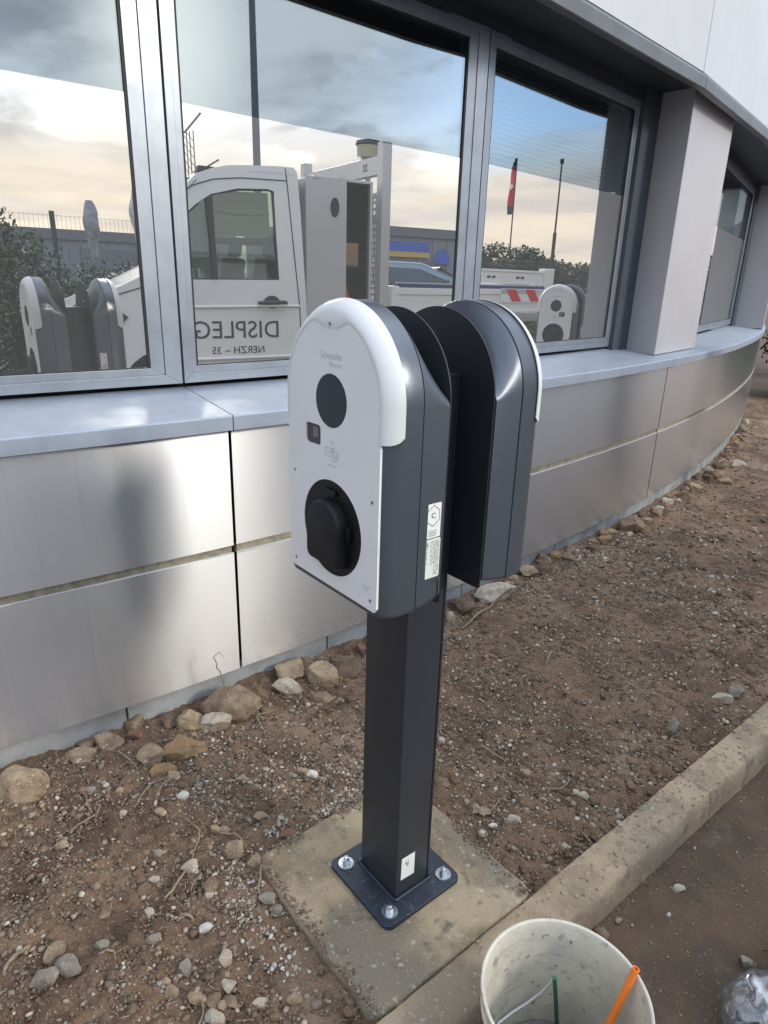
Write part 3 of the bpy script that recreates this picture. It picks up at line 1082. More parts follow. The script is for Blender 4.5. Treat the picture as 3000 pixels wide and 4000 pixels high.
        for r_ in (0.005, 0.009):
            stroke(arc(0.006, 1.102, r_, 40, 130, 6))
        stroke([(0.002, 1.0790), (0.010, 1.0755), (0.016, 1.0790)])
        ic.build('tap_icon', M_print, ch)
        tp = MB()
        for i, (u0, u1) in enumerate(((-0.010, -0.004), (-0.002, 0.003), (0.005, 0.008), (0.010, 0.017))):
            tp.prism([(u0, 1.066), (u1, 1.066), (u1, 1.0685), (u0, 1.0685)], fpl, 0.0022, 0.0026)
        tp.build('tap_icon_caption', M_print, ch)
        for i, z_ in enumerate((0.874, 0.870, 0.866)):
            tp = MB()
            tp.prism([(0.098, z_), (0.122 - i * .004, z_), (0.122 - i * .004, z_ + .0012), (0.098, z_ + .0012)], fpl, 0.0022, 0.0026)
            tp.build('small_print', M_print, ch)
        # fold lines on the side of the housing: service panel
        for sx in (1,):
            s0 = 0.1574
            m = MB()
            m.box(0, 0, 0, 0, 0, 0) if False else None
            fs_ = lambda u, v, w, sx=sx: T(sx * (s0 + w), u, v)
            pts = [(-0.0655, 0.8700), (-0.0640, 0.8450), (-0.0660, 0.8385), (-0.0720, 0.8350), (-0.1000, 0.8320)]
            m.tube([fs_(u, v, -0.0013) for u, v in pts], 0.0012, 6)
            m.tube([fs_(u, v, -0.0013) for u, v in [(-0.0655, 0.8720), (-0.118, 0.8705)]], 0.0010, 6)
            m.build('service_panel_joint', M_gap, ch)
            # labels; which way the text runs depends on the side
            d = 1 if sx * 1 > 0 else -1
            lb = plate('label', [rrect(-0.1035, -0.0675, 0.9565, 1.0195, 0.0015, 2)], fs_, 0.0005, M_lab, ch)
            hexp = [(-0.0855, 1.0165), (-0.0715, 1.0065), (-0.0715, 0.9880), (-0.0855, 0.9780), (-0.0995, 0.9880), (-0.0995, 1.0065)]
            hx = MB()
            hx.tube([fs_(u, v, 0.0004) for u, v in hexp + hexp[:2]], 0.00055, 5)
            hx.build('hexagon_mark', M_inkb, lb)
            text('label_print', 'C', 0.0135, lambda u, v, w, d=d: fs_(-0.0855 + d * u, 0.9972 + v, w + 0.0006), 0.0003, M_inkb, lb, squeeze=1.1)
            cm = MB()
            for q_ in range(4):
                cm.prism([(-0.095, .9600 + q_ * .003), (-0.078 + (q_ % 2) * .003, .9600 + q_ * .003), (-0.078 + (q_ % 2) * .003, .9612 + q_ * .003), (-0.095, .9612 + q_ * .003)], fs_, 0.0003, 0.0005)
            cm.build('label_print', M_inkf, lb)
            lb = plate('label', [rrect(-0.1045, -0.0655, 0.8795, 0.9545, 0.0035, 3)], fs_, 0.0005, M_lab2, ch)
            cm = MB()
            rnd2 = random.Random(7)
            for q_ in range(9):
                y_ = -0.0945 + q_ * 0.0031 if q_ > 1 else -0.1005 + q_ * 0.003
                z_ = 0.950
                while z_ > (0.905 if q_ < 5 else 0.884):
                    l_ = rnd2.uniform(0.002, 0.008) if q_ < 5 else rnd2.uniform(0.010, 0.05)
                    z2 = max(z_ - l_, 0.884)
                    cm.prism([(y_, z2), (y_ + 0.0010, z2), (y_ + 0.0010, z_), (y_, z_)], fs_, 0.0003, 0.0005)
                    z_ = z2 - rnd2.uniform(0.001, 0.004)
            cm.build('label_print', M_inkf, lb)
            text('label_print', 'CE', 0.0075, lambda u, v, w, d=d: fs_(-0.0975 + v, 0.945 + d * -u * 0.9, w + 0.0006), 0.0002, M_inkb, lb)
        return ch

    def mounting(rz):
        ca, sa = math.cos(rz), math.sin(rz)
        T = lambda x, y, z: (x * ca - y * sa, x * sa + y * ca, z)
        m = MB()
        sh = arch(0.1520, 0.8165, 1.184, 0.006)
        m.loft([[T(x, y, z) for x, z in sh] for y in (-0.0522, -0.0552)])
        o = m.build('mounting_plate', M_plate, st, bevel=0.0005, seg=1)
        m = MB()
        m.lathe([(0, 0.004), (0.003, 0.0035), (0.004, 0.0), (0.0, 0.0)], (0, 0, 0), 12)
        m2 = MB()
        m2.add([T(0.028 + x, -0.0522 + z, 1.243 + y) for x, y, z in m.v], m.f)
        m2.build('plate_screw', M_zinc, o, smooth=40)
        return o
    for rz in (0.0, PI):
        charger(rz)
        mounting(rz)
    return st


station = make_station()
tag(station, 'dark grey charging station with two white faced chargers on a bolted post in the middle', 'charging station', 'charging stations along the kerb')
st2 = copy_tree(station)
st2.location = (-0.580, 4.330, 0.035)
st2.rotation_euler = (0, 0, rad(-6))
tag(st2, 'charging station seen only mirrored in the right window, in front of the truck tail', 'charging station', 'charging stations along the kerb')

# positions of stones (x, y, half width, half height, colour, label) and roots
WALL_STONES = [
 (-0.855, -0.652, 0.069, 0.0552, 'tan', 'large tan wedge shaped stone at the far left end of the row by the wall'),
 (-0.907, -0.476, 0.0526, 0.0223, 'tan', 'flat tan stone lying low beside the grey plinth left of the rounded one'),
 (-0.922, -0.396, 0.043, 0.0348, 'tan', 'rounded tan stone resting against the plinth below the left panel'),
 (-0.946, -0.454, 0.037, 0.0164, 'brown', 'dull brown stone tucked behind the flat tan one at the plinth'),
 (-0.955, -0.305, 0.0375, 0.0375, 'brown', 'pointed brown stone standing upright against the grey plinth'),
 (-0.906, -0.313, 0.0287, 0.0164, 'red', 'small reddish stone at the foot of the pointed upright one'),
 (-0.913, -0.199, 0.0333, 0.0312, 'dark', 'dark brown stone in the gap between pointed stone and chunky tan one'),
 (-0.875, -0.152, 0.0516, 0.0454, 'tan', 'chunky tan stone with a tapered foot left of the biggest boulder'),
 (-0.854, -0.004, 0.1005, 0.0586, 'brown', 'biggest brown boulder of the row, under the standing root'),
 (-0.798, -0.088, 0.0528, 0.0325, 'pale', 'pale speckled stone right below the biggest boulder'),
 (-0.757, -0.225, 0.067, 0.0434, 'orange', 'orange stained stone half sunk in soil below the chunky tan stone'),
 (-0.785, -0.32, 0.0394, 0.0354, 'tan', 'angular tan stone buried in grit below the plinth'),
 (-0.699, -0.31, 0.0383, 0.023, 'orange', 'orange brown stone just above the small pale one in the grit'),
 (-0.65, -0.295, 0.0234, 0.017, 'tan', 'small tan stone touching the orange brown one in the grit'),
 (-0.888, 0.244, 0.0681, 0.0615, 'tan', 'tall tan wedge stone left of the post against the plinth'),
 (-0.827, 0.19, 0.0492, 0.0364, 'pale', 'pale cream stone below the tall wedge stone'),
 (-0.813, 0.331, 0.0546, 0.0503, 'tan', 'rough tan stone second from the post at the plinth'),
 (-0.726, 0.282, 0.0465, 0.0232, 'brown', 'flat brown stone lying in front of the rough tan one'),
 (-0.829, 0.435, 0.0672, 0.0403, 'dark', 'dark brown stone next to the post at the plinth'),
 (-0.883, 0.569, 0.0303, 0.0373, 'red', 'reddish brown stone half hidden behind the post'),
 (-0.895, 1.133, 0.0656, 0.0525, 'dark', 'big dark brown stone under the rear charger'),
 (-0.846, 1.014, 0.0228, 0.0456, 'pale', 'pale upright stone peeking out right of the post'),
 (-0.876, 1.332, 0.0929, 0.0328, 'pale', 'long pale lump of mortar below the rear charger'),
 (-0.949, 1.643, 0.0485, 0.0444, 'tan', 'blocky tan stone right of the rear charger foot'),
 (-0.998, 1.84, 0.0497, 0.0311, 'brown', 'brown stone behind the blocky tan one'),
 (-1.001, 1.941, 0.0349, 0.0318, 'orange', 'orange tan stone against the plinth past the rear charger'),
 (-0.919, 1.741, 0.0421, 0.0301, 'dark', 'dark stone just right of the blocky tan one'),
 (-0.965, 2.002, 0.0416, 0.0288, 'brown', 'low brown stone right of the orange tan one'),
 (-0.97, 2.207, 0.0414, 0.0334, 'dark', 'dark cluster stone where the plinth disappears in soil'),
 (-1.004, 2.412, 0.0476, 0.0406, 'orange', 'orange brown stone standing alone below the middle panel'),
 (-1.062, 2.768, 0.1132, 0.0641, 'brown', 'long flat brown stone under the panel edge'),
 (-1.064, 2.94, 0.039, 0.0351, 'tan', 'tan stone sitting before the long flat brown one'),
 (-1.007, 2.654, 0.0264, 0.022, 'pale', 'small pale pebble below the long flat brown stone'),
 (-1.114, 3.137, 0.0536, 0.0487, 'brown', 'round brown stone at the vertical panel joint'),
 (-1.057, 3.193, 0.0408, 0.0408, 'brown', 'lumpy brown stone right of the panel joint'),
 (-1.186, 3.61, 0.0551, 0.0373, 'dark', 'dark flat stone below the curved far panel'),
 (-1.244, 3.919, 0.062, 0.0526, 'tan', 'rounded tan stone below the curved far panel'),
 (-1.35, 4.299, 0.0422, 0.0452, 'dark', 'small dark round stone right of the rounded far tan one'),
 (-1.373, 4.526, 0.0521, 0.0417, 'brown', 'brown stone near the far end of the row'),
 (-1.244, 4.388, 0.0506, 0.0344, 'tan', 'tan flattish stone in front of the far brown one'),
 (-1.391, 4.928, 0.0685, 0.0508, 'pale', 'pale cream stone last but one at the far end'),
 (-1.683, 5.459, 0.0483, 0.0362, 'red', 'reddish stone at the very far end of the row'),
]
SOIL_STONES = [
 (-0.324, -0.387, 0.0261, 0.0207, 'pale', 'pale cream stone in open soil with a thin root above it'),
 (-0.3, -0.277, 0.0242, 0.0235, 'tan', 'round tan stone near the left corner of the concrete slab'),
 (-0.246, -0.25, 0.0182, 0.0299, 'tan', 'upright tan flake leaning at the slab left corner'),
 (-0.136, -0.274, 0.0223, 0.0153, 'grey', 'grey stone touching the slab lower left edge'),
 (-0.1, -0.27, 0.0164, 0.0151, 'grey', 'smaller grey stone just below the grey one at the slab edge'),
 (-0.352, -0.467, 0.014, 0.0117, 'pale', 'small pale stone left of the cream stone'),
 (-0.247, -0.371, 0.0215, 0.0196, 'brown', 'square brown stone below the round tan one'),
 (-0.232, -0.381, 0.0113, 0.0113, 'pale', 'little pale stone touching the square brown one'),
 (-0.271, -0.509, 0.0136, 0.0136, 'pale', 'white rounded pebble in the middle of the left soil'),
 (-0.303, -0.701, 0.0246, 0.0371, 'tan', 'long tan stone standing on end at the lower left'),
 (-0.056, -0.427, 0.0182, 0.0249, 'pale', 'pale pinkish stone on end in the lower middle soil'),
 (-0.004, -0.444, 0.0167, 0.0194, 'pale', 'pale chunky stone below the pinkish one'),
 (0.043, -0.492, 0.0222, 0.0181, 'pale', 'white round stone near the bottom edge of the soil'),
 (-0.019, -0.504, 0.0214, 0.0119, 'tan', 'slanted flat tan stone near the bottom'),
 (-0.061, -0.539, 0.015, 0.03, 'tan', 'long tan flake left of the slanted flat stone'),
 (-0.095, -0.545, 0.0127, 0.0121, 'tan', 'small tan stone left of the long flake'),
 (-0.425, 0.039, 0.0163, 0.0133, 'white', 'bright white pebble left of the post'),
 (-0.448, 0.022, 0.0186, 0.0126, 'tan', 'flat tan pebble beside the bright white one'),
 (-0.528, -0.139, 0.017, 0.0133, 'tan', 'tan pebble below the biggest boulder'),
 (-0.371, -0.164, 0.0196, 0.0147, 'tan', 'oval tan stone between boulder and slab'),
 (-0.384, -0.267, 0.0125, 0.018, 'tan', 'narrow tan stone on end below the rubble patch'),
 (-0.4, -0.287, 0.0139, 0.0125, 'tan', 'tan stone left of the narrow one on end'),
 (-0.328, -0.129, 0.0104, 0.0125, 'pale', 'pale pebble right of the oval tan stone'),
 (-0.269, -0.143, 0.0211, 0.0191, 'red', 'reddish stone by the slab upper left edge'),
 (-0.61, -0.455, 0.011, 0.0103, 'pale', 'tiny pale stone at the tip of the curved root'),
 (-0.156, -0.419, 0.0182, 0.0082, 'white', 'flat white chip in the lower left soil'),
 (-0.244, -0.736, 0.0284, 0.0253, 'grey', 'grey lump of dried mortar at the lower left'),
 (-0.25, -0.687, 0.0292, 0.0222, 'grey', 'rough grey clod right of the long tan stone'),
 (-0.258, -0.617, 0.0179, 0.0134, 'grey', 'grey brown clod in the lower left middle'),
 (-0.594, -0.615, 0.0202, 0.0137, 'tan', 'cluster stone alone in the dark soil at left'),
 (-0.104, -0.493, 0.0178, 0.0208, 'grey', 'crumbly grey clod above the slanted flat stone'),
 (-0.422, -0.429, 0.011, 0.0124, 'grey', 'small grey pebble above the small pale stone'),
 (-0.564, -0.307, 0.019, 0.0146, 'white', 'chalky white lump in the rubble patch'),
 (-0.203, -0.523, 0.0196, 0.012, 'grey', 'pale grey flat clod left of the white chip'),
 (0.007, -0.477, 0.0183, 0.0148, 'brown', 'brown stone at the bottom beside the white round one'),
 (0.028, -0.452, 0.0183, 0.0136, 'brown', 'rounded brown stone right of it at the bottom'),
 (0.026, -0.471, 0.01, 0.0147, 'tan', 'tan sliver squeezed between two brown stones'),
 (0.059, -0.405, 0.0165, 0.0076, 'pale', 'pale flat shard near the slab bottom left edge'),
 (0.101, -0.347, 0.0176, 0.0193, 'tan', 'chip of yellow wood by the slab bottom left edge'),
 (-0.693, -0.435, 0.0128, 0.0136, 'tan', 'tan pebble in the gravel left of the roots'),
 (-0.745, -0.497, 0.0138, 0.0115, 'grey', 'grey pebble beside the forked root'),
 (-0.542, -0.378, 0.018, 0.0122, 'tan', 'tan flat pebble below the two slanting roots'),
 (-0.339, -0.591, 0.0151, 0.0125, 'brown', 'reddish brown pebble in the left gravel band'),
 (0.135, 1.411, 0.0356, 0.023, 'pale', 'pale oval stone right of the post near the kerb bend'),
 (0.115, 0.617, 0.0163, 0.0135, 'pale', 'pale square pebble in the soil right of the post'),
 (0.094, 0.609, 0.0113, 0.0118, 'pale', 'small pale pebble paired with the square one'),
 (0.057, 0.375, 0.0195, 0.0136, 'pale', 'pale stone right of the dried leaf'),
 (0.04, 0.31, 0.0125, 0.01, 'white', 'white chip below the dried leaf'),
 (0.061, 0.508, 0.0132, 0.0088, 'tan', 'tan pebble above right of the leaf'),
 (0.127, 1.09, 0.0178, 0.0522, 'grey', 'long grey clod like a crooked finger near the kerb'),
 (0.152, 1.502, 0.0247, 0.0295, 'grey', 'grey clod behind the pale oval stone'),
 (-0.168, 0.327, 0.0221, 0.0194, 'brown', 'brown stone touching the post right side'),
 (-0.038, 0.55, 0.0128, 0.021, 'tan', 'slim tan stone on end midway to the kerb'),
 (0.22, 0.637, 0.0134, 0.0116, 'grey', 'grey pebble lying next to the kerb inner edge'),
 (0.187, 0.447, 0.0127, 0.011, 'pale', 'pale pebble close to the kerb inner edge'),
 (-0.305, 0.452, 0.017, 0.0141, 'pale', 'pale flat stone right behind the post edge'),
]
ROAD_STONES = [
 (0.427, 0.602, 0.0150, 0.0085, 'pale', 'white grey chip on the dark roadway beside the kerb'),
 (0.63, 0.537, 0.022, 0.0152, 'grey', 'grey shard on the roadway above the plastic bag'),
 (0.384, 0.396, 0.0124, 0.0075, 'tan', 'small tan pebble on the road at the kerb foot'),
 (0.377, 0.33, 0.0187, 0.0138, 'brown', 'reddish lump on the road beside the bucket rim'),
 (0.452, 0.509, 0.006, 0.0094, 'white', 'tiny white sliver on the roadway'),
]
ROOTS = [
 ([(-0.666, -0.495), (-0.635, -0.513), (-0.635, -0.558), (-0.631, -0.591)], 'curved pale root lying in the dark soil at left', 0.0022),
 ([(-0.724, -0.517), (-0.676, -0.526), (-0.647, -0.522)], 'short root joining the curved one from above', 0.0018),
 ([(-0.47, -0.336), (-0.414, -0.321), (-0.383, -0.338), (-0.356, -0.364), (-0.345, -0.371)], 'bent root above the cream stone', 0.0022),
 ([(-0.319, -0.401), (-0.305, -0.422), (-0.285, -0.449), (-0.279, -0.472)], 'thick split root below the cream stone', 0.0032),
 ([(-0.659, -0.315), (-0.642, -0.366), (-0.614, -0.418)], 'long straight root below the small tan stone', 0.0022),
 ([(-0.638, -0.296), (-0.622, -0.34), (-0.593, -0.373)], 'second slanting root parallel to the long straight one', 0.0018),
 ([(-0.855, -0.393), (-0.799, -0.378), (-0.756, -0.363)], 'thin root under the pointed upright stone', 0.0022),
 ([(-0.246, -0.231), (-0.198, -0.26), (-0.166, -0.285)], 'root hanging along the slab left edge', 0.0026),
 ([(-0.288, -0.372), (-0.268, -0.411)], 'little straight root right of the cream stone', 0.0016),
 ([(-0.378, -0.281), (-0.348, -0.256), (-0.303, -0.245)], 'root running towards the slab left corner', 0.0022),
 ([(-0.008, -0.499), (0.019, -0.508), (0.036, -0.53)], 'wavy root beside the white round stone', 0.0022),
 ([(-0.343, -0.745), (-0.339, -0.774), (-0.317, -0.804)], 'thick buried root at the lower left edge', 0.004),
 ([(-0.754, 0.104), (-0.754, 0.029), (-0.688, 0.023)], 'hooked root right of the biggest boulder', 0.0022),
 ([(-0.236, -0.634), (-0.229, -0.617), (-0.217, -0.605)], 'short whitish root at the lower left', 0.0024),
 ([(-0.214, -0.457), (-0.205, -0.447), (-0.194, -0.437)], 'stubby root below the thick split one', 0.0035),
 ([(0.035, 0.544), (0.07, 0.568), (0.057, 0.642)], 'bent root left of the paired pebbles', 0.0022),
 ([(0.075, 0.579), (0.121, 0.6), (0.142, 0.613)], 'root under the paired pebbles', 0.0018),
 ([(-0.21, 0.527), (-0.168, 0.533), (-0.123, 0.555)], 'short root midway between post and kerb', 0.003),
 ([(0.186, 0.516), (0.215, 0.506), (0.25, 0.503)], 'twisted root at the kerb inner edge', 0.0026),
 ([(-0.768, 1.012), (-0.797, 1.127), (-0.811, 1.218), (-0.856, 1.35)], 'long root bundle below the rear charger', 0.004),
 ([(-0.39, 1.086), (-0.414, 1.138), (-0.431, 1.179)], 'small forked root behind the post', 0.003),
 ([(-0.79, 1.442), (-0.849, 1.527), (-0.912, 1.571)], 'root rising beside the blocky tan stone', 0.0025),
]

TUBE_A, TUBE_B = (0.550, -0.004, -0.045), (0.574, 0.080, 0.222)
ROD_A, ROD_B = (0.471, 0.038, -0.050), (0.466, -0.001, 0.150)

# ------------------------------------------------------------------ stones and roots


def stone_mesh(seed, sub=3, rx=1.0, ry=1.0, rz=1.0, ang_=0.28):
    rnd = random.Random(seed)
    bm = bmesh.new()
    bmesh.ops.create_icosphere(bm, subdivisions=sub, radius=1.0)
    planes = []
    for _ in range(12):
        d = Vector((rnd.gauss(0, 1), rnd.gauss(0, 1), rnd.gauss(0, 0.8))).normalized()
        planes.append((d, rnd.uniform(0.50, 0.86)))
    off = Vector((rnd.uniform(0, 90), rnd.uniform(0, 90), rnd.uniform(0, 90)))
    for v in bm.verts:
        p = v.co.copy()
        for d, h in planes:
            e = p.dot(d) - h
            if e > 0:
                p -= d * e * 0.97
        p *= 1.12 + 0.14 * noise.fractal(p * 1.5 + off, 1.0, 2.0, 3) + 0.05 * noise.noise(p * 5 + off) + 0.022 * noise.noise(p * 13 + off)
        v.co = Vector((p.x * rx, p.y * ry, p.z * rz))
    me = bpy.data.meshes.new('stone')
    bm.to_mesh(me)
    bm.free()
    me.shade_smooth()
    me.set_sharp_from_angle(angle=rad(26))
    return me


rnd = random.Random(11)


def put_stones(table, group, base, zfix=None, hk=0.62):
    for i, (x, y, a, b, colr, lab) in enumerate(table):
        # a: half width across the view, b: half height seen
        big = max(a, b)
        depth = min(a, max(b, a * 0.7))
        hz = min(max(0.55 * b + 0.25 * a, 0.35 * a), a * 1.1) if b < 1.3 * a else b * 0.75
        me = stone_mesh(base + i, 4 if big > 0.028 else (3 if big > 0.010 else 2), a * 1.05, depth, hz)
        me.materials.append(STONE[colr])
        o = bpy.data.objects.new('stone' if big > 0.016 else 'pebble', me)
        COL.objects.link(o)
        zg = soil_z(x, y) if zfix is None else zfix
        o.location = (x, y, zg + hz * (0.30 if base < 700 else 0.42))
        o.rotation_euler = (rnd.uniform(-.15, .15), rnd.uniform(-.2, .2), rad(50.6) + rnd.uniform(-.25, .25))
        tag(o, lab, 'stone' if big > 0.016 else 'pebble', group)


put_stones(WALL_STONES, 'stones in a row along the foot of the wall', 100)
put_stones(SOIL_STONES, 'stones lying scattered on the soil', 300)
put_stones(ROAD_STONES, 'bits of stone on the roadway', 500, -0.083)

# the row of stones goes on, packed closely, along the panels right of the post
rr_ = random.Random(77)
taken = [(x, y, a) for x, y, a, b, c_, l in WALL_STONES]
yy = 0.50
while yy < 7.4:
    sz_ = rr_.uniform(0.018, 0.046) * (1.0 if yy < 4 else 1.3)
    xx = wall_x(yy, -0.02) + rr_.choice((0.022, 0.05, 0.085)) * rr_.uniform(0.7, 1.3)
    if all((xx - tx) ** 2 + ((yy - ty) * 0.8) ** 2 > (ta * 0.8 + sz_ * 0.8) ** 2 for tx, ty, ta in taken):
        taken.append((xx, yy, sz_))
        colr_ = rr_.choice(('brown', 'tan', 'tan', 'brown', 'orange', 'red', 'pale', 'dark'))
        szw = 'tiny' if sz_ < 0.022 else ('small' if sz_ < 0.032 else 'fist sized')
        cw = {'dark': 'dark brown', 'orange': 'orange brown', 'red': 'reddish'}.get(colr_, colr_)
        where = ('under the middle panel near the post' if yy < 1.3 else 'under the middle panel halfway along' if yy < 2.2 else 'under the middle panel near its joint' if yy < 3.1
                 else 'under the curved far panel' if yy < 4.4 else 'at the far end of the wall')
        lab_ = f'{szw} {cw} stone in the packed row {where}'
        put_stones([(xx, yy, sz_, sz_ * rr_.uniform(.6, .95), colr_, lab_)],
                   'packed small stones along the panel foot', 700 + len(taken))
    yy += rr_.uniform(0.018, 0.060) * (1 + yy * 0.12)

for pts, lab, r in ROOTS:
    P = []
    n = len(pts)
    rr = random.Random(len(lab))
    for i in range(n - 1):
        for k in range(4):
            t = k / 4
            x = pts[i][0] * (1 - t) + pts[i + 1][0] * t + rr.uniform(-.0016, .0016)
            y = pts[i][1] * (1 - t) + pts[i + 1][1] * t + rr.uniform(-.0016, .0016)
            P.append((x, y, soil_z(x, y) + 0.006 + 0.005 * math.sin(PI * (i + t) / (n - 1)) + r))
    P.append((pts[-1][0], pts[-1][1], soil_z(*pts[-1]) + 0.001))
    mb = MB().tube(P, [r * (0.55 + 0.6 * math.sin(PI * (0.15 + 0.8 * i / len(P)))) for i in range(len(P))], 6)
    mx_, my_ = pts[0]
    tag(mb.build('root', M_root, None, smooth=60, loc=(mx_, my_, soil_z(mx_, my_))), lab, 'root', 'roots in the soil')
# the one root standing up in front of the left metal panel
P = [(-0.776, -0.027, -0.01), (-0.80, -0.020, 0.012), (-0.815, -0.037, 0.050), (-0.818, -0.045, 0.105), (-0.822, -0.056, 0.170), (-0.826, -0.066, 0.186), (-0.829, -0.062, 0.196), (-0.834, -0.070, 0.222), (-0.83, -0.052, 0.236), (-0.826, -0.040, 0.215)]
tag(MB().tube(P, [0.003, 0.0026, 0.0022, 0.0021, 0.002, 0.0024, 0.002, 0.0018, 0.0013, 0.0008], 7).build('root', M_root, None, smooth=60, loc=P[0]),
    'thin root standing upright in front of the left metal panel above the biggest boulder', 'root', 'roots in the soil')
# dried leaf
lf = MB()
cx_, cy_ = -0.015, 0.325
zl = soil_z(cx_, cy_) + 0.012
pts = []
for k in range(28):
    a = 2 * PI * k / 28
    r = 0.027 * (0.62 + 0.38 * abs(math.cos(2.5 * a))) * (1.15 if k % 2 else 0.9)
    pts.append((cx_ + r * math.cos(a + .5), cy_ + r * 0.8 * math.sin(a + .5), zl + 0.005 * math.sin(3 * a) + 0.004 * math.cos(a)))
lf.add([(cx_, cy_, zl + 0.003)] + pts, [(0, 1 + k, 1 + (k + 1) % 28) for k in range(28)])
lf.tube([(cx_ + .02, cy_ + .01, zl), (cx_ + 0.022, cy_ + 0.035, zl + .012), (cx_ + .018, cy_ + .046, zl + .016)], 0.0011, 5)
tag(lf.build('dead_leaf', M_deadleaf, None, loc=(cx_, cy_, zl)), 'dried pale brown leaf with its stalk up, lying right of the post', 'leaf')


# loose fine material: numpy built, one object each
def scatter(name, count, region, sizer, zoff, mt_, pal, seed, kindm='pebble', zfun=soil_z, flat=0.65, sub=1):
    r = np.random.RandomState(seed)
    if kindm == 'pebble':
        ico = bmesh.new()
        bmesh.ops.create_icosphere(ico, subdivisions=sub, radius=1.0)
        bv = np.array([v.co[:] for v in ico.verts])
        bf = np.array([[v.index for v in f.verts] for f in ico.faces])
        ico.free()
    else:
        bv = np.array([(-1, 0, 0), (-.35, .55, 0.5), (.4, .5, .5), (1, .1, .2), (.4, -.3, .3), (-.35, -.25, .2), (-.3, .1, .9), (.35, .1, .95)], float)
        bf = np.array([(0, 5, 6), (0, 6, 1), (1, 6, 2), (2, 6, 7), (2, 7, 3), (3, 7, 4), (4, 7, 6), (4, 6, 5)])
    pts = region(r, count)
    n = len(pts)
    sz = sizer(r, pts)
    th = r.uniform(0, 2 * PI, n)
    sc = np.stack([sz * r.uniform(0.75, 1.35, n), sz * r.uniform(0.6, 1.0, n), sz * r.uniform(0.45, 0.9, n) * flat / 0.65], 1)
    if kindm != 'pebble':
        sc = np.stack([sz * r.uniform(2.0, 6.0, n), sz * r.uniform(.35, .7, n), sz * r.uniform(0.3, 0.6, n)], 1)
    V = bv[None] * sc[:, None, :]
    if kindm == 'pebble':
        V = V * (1 + r.uniform(-0.22, 0.22, V.shape[:2])[:, :, None])
    c_, s_ = np.cos(th), np.sin(th)
    tx = r.uniform(-0.5, 0.5, n)
    X = V[:, :, 0] * c_[:, None] - V[:, :, 1] * s_[:, None]
    Y = V[:, :, 0] * s_[:, None] + V[:, :, 1] * c_[:, None]
    Z = V[:, :, 2] + V[:, :, 0] * tx[:, None] * 0.4
    zs = np.array([zfun(px, py) for px, py in pts])
    X += pts[:, 0][:, None]
    Y += pts[:, 1][:, None]
    Z += (zs + zoff * sz)[:, None]
    nv = bv.shape[0]
    co = np.stack([X, Y, Z], 2).reshape(-1, 3)
    fc = (bf[None] + (np.arange(n) * nv)[:, None, None]).reshape(-1, 3)
    me = bpy.data.meshes.new(name)
    me.vertices.add(len(co))
    me.vertices.foreach_set('co', co.ravel())
    me.loops.add(len(fc) * 3)
    me.loops.foreach_set('vertex_index', fc.ravel().astype(np.int32))
    me.polygons.add(len(fc))
    me.polygons.foreach_set('loop_start', np.arange(0, len(fc) * 3, 3, dtype=np.int32))
    me.update(calc_edges=True)
    pal = np.array(pal)
    idx = r.choice(len(pal), n, p=None)
    tone = pal[idx] * r.uniform(0.72, 1.25, (n, 1))
    at = me.attributes.new('tone', 'FLOAT_COLOR', 'POINT')
    cc = np.ones((n, nv, 4))
    cc[:, :, :3] = tone[:, None, :]
    at.data.foreach_set('color', cc.ravel())
    me.materials.append(mt_)
    o = bpy.data.objects.new(name, me)
    COL.objects.link(o)
    o['kind'] = 'stuff'
    return o


def reg(y0, y1, pw, patchy=1.0, xlo=0.02, xhi=0.245):
    def f(r, count):
        out = []
        while len(out) < count:
            m = count * 2
            u = r.uniform(0, 1, m)
            y = y0 + (y1 - y0) * u ** pw
            xw = BC[0] + np.sqrt((BR - .04) ** 2 - (np.clip(y, -20, 14) - BC[1]) ** 2)
            x = xw + xlo + (xhi - xw - xlo) * r.uniform(0, 1, m)
            for a, b in zip(x, y):
                if -0.255 < a < 0.25 and -0.258 < b < 0.243:
                    if r.uniform() > 0.0:
                        continue
                if patchy and noise.noise(Vector((a * 5, b * 5, 4.0))) * 1.3 + 0.35 < r.uniform(-0.6, 0.9) * patchy:
                    continue
                out.append((a, b))
                if len(out) >= count:
                    break
        return np.array(out)
    return f


PAL_P = [(0.34, 0.27, 0.19), (0.42, 0.35, 0.26), (0.24, 0.18, 0.125), (0.19, 0.13, 0.085), (0.30, 0.235, 0.165), (0.17, 0.115, 0.08), (0.48, 0.43, 0.35), (0.14, 0.095, 0.062)]
PAL_D = [(0.19, 0.125, 0.082), (0.155, 0.103, 0.068), (0.22, 0.152, 0.102), (0.25, 0.185, 0.13), (0.14, 0.092, 0.06), (0.29, 0.22, 0.16)]
scatter('soil_clods', 1700, reg(-1.2, 3.0, 1.05, 0.5), lambda r, p: 0.005 + 0.008 * r.uniform(0, 1, len(p)) ** 2, 0.1, M_pebble, PAL_D[:4], 12)
scatter('soil_lumps', 420, reg(-1.2, 4.0, 1.1, 0.4), lambda r, p: 0.011 + 0.016 * r.uniform(0, 1, len(p)) ** 2, -0.05, M_soil, PAL_D[:4], 14, sub=2, flat=0.5)
scatter('soil_crumbs', 42000, reg(-1.2, 2.2, 1.0, 0.3), lambda r, p: 0.0022 + 0.0030 * r.power(1.0, len(p)) ** 3 + 0.0035 * (r.uniform(0, 1, len(p)) < 0.06), 0.25, M_pebble, PAL_D, 1)
scatter('gravel', 18000, reg(-1.2, 2.4, 1.15, 1.0), lambda r, p: 0.0017 + 0.0055 * r.uniform(0, 1, len(p)) ** 5, 0.35, M_pebble, PAL_P, 2)


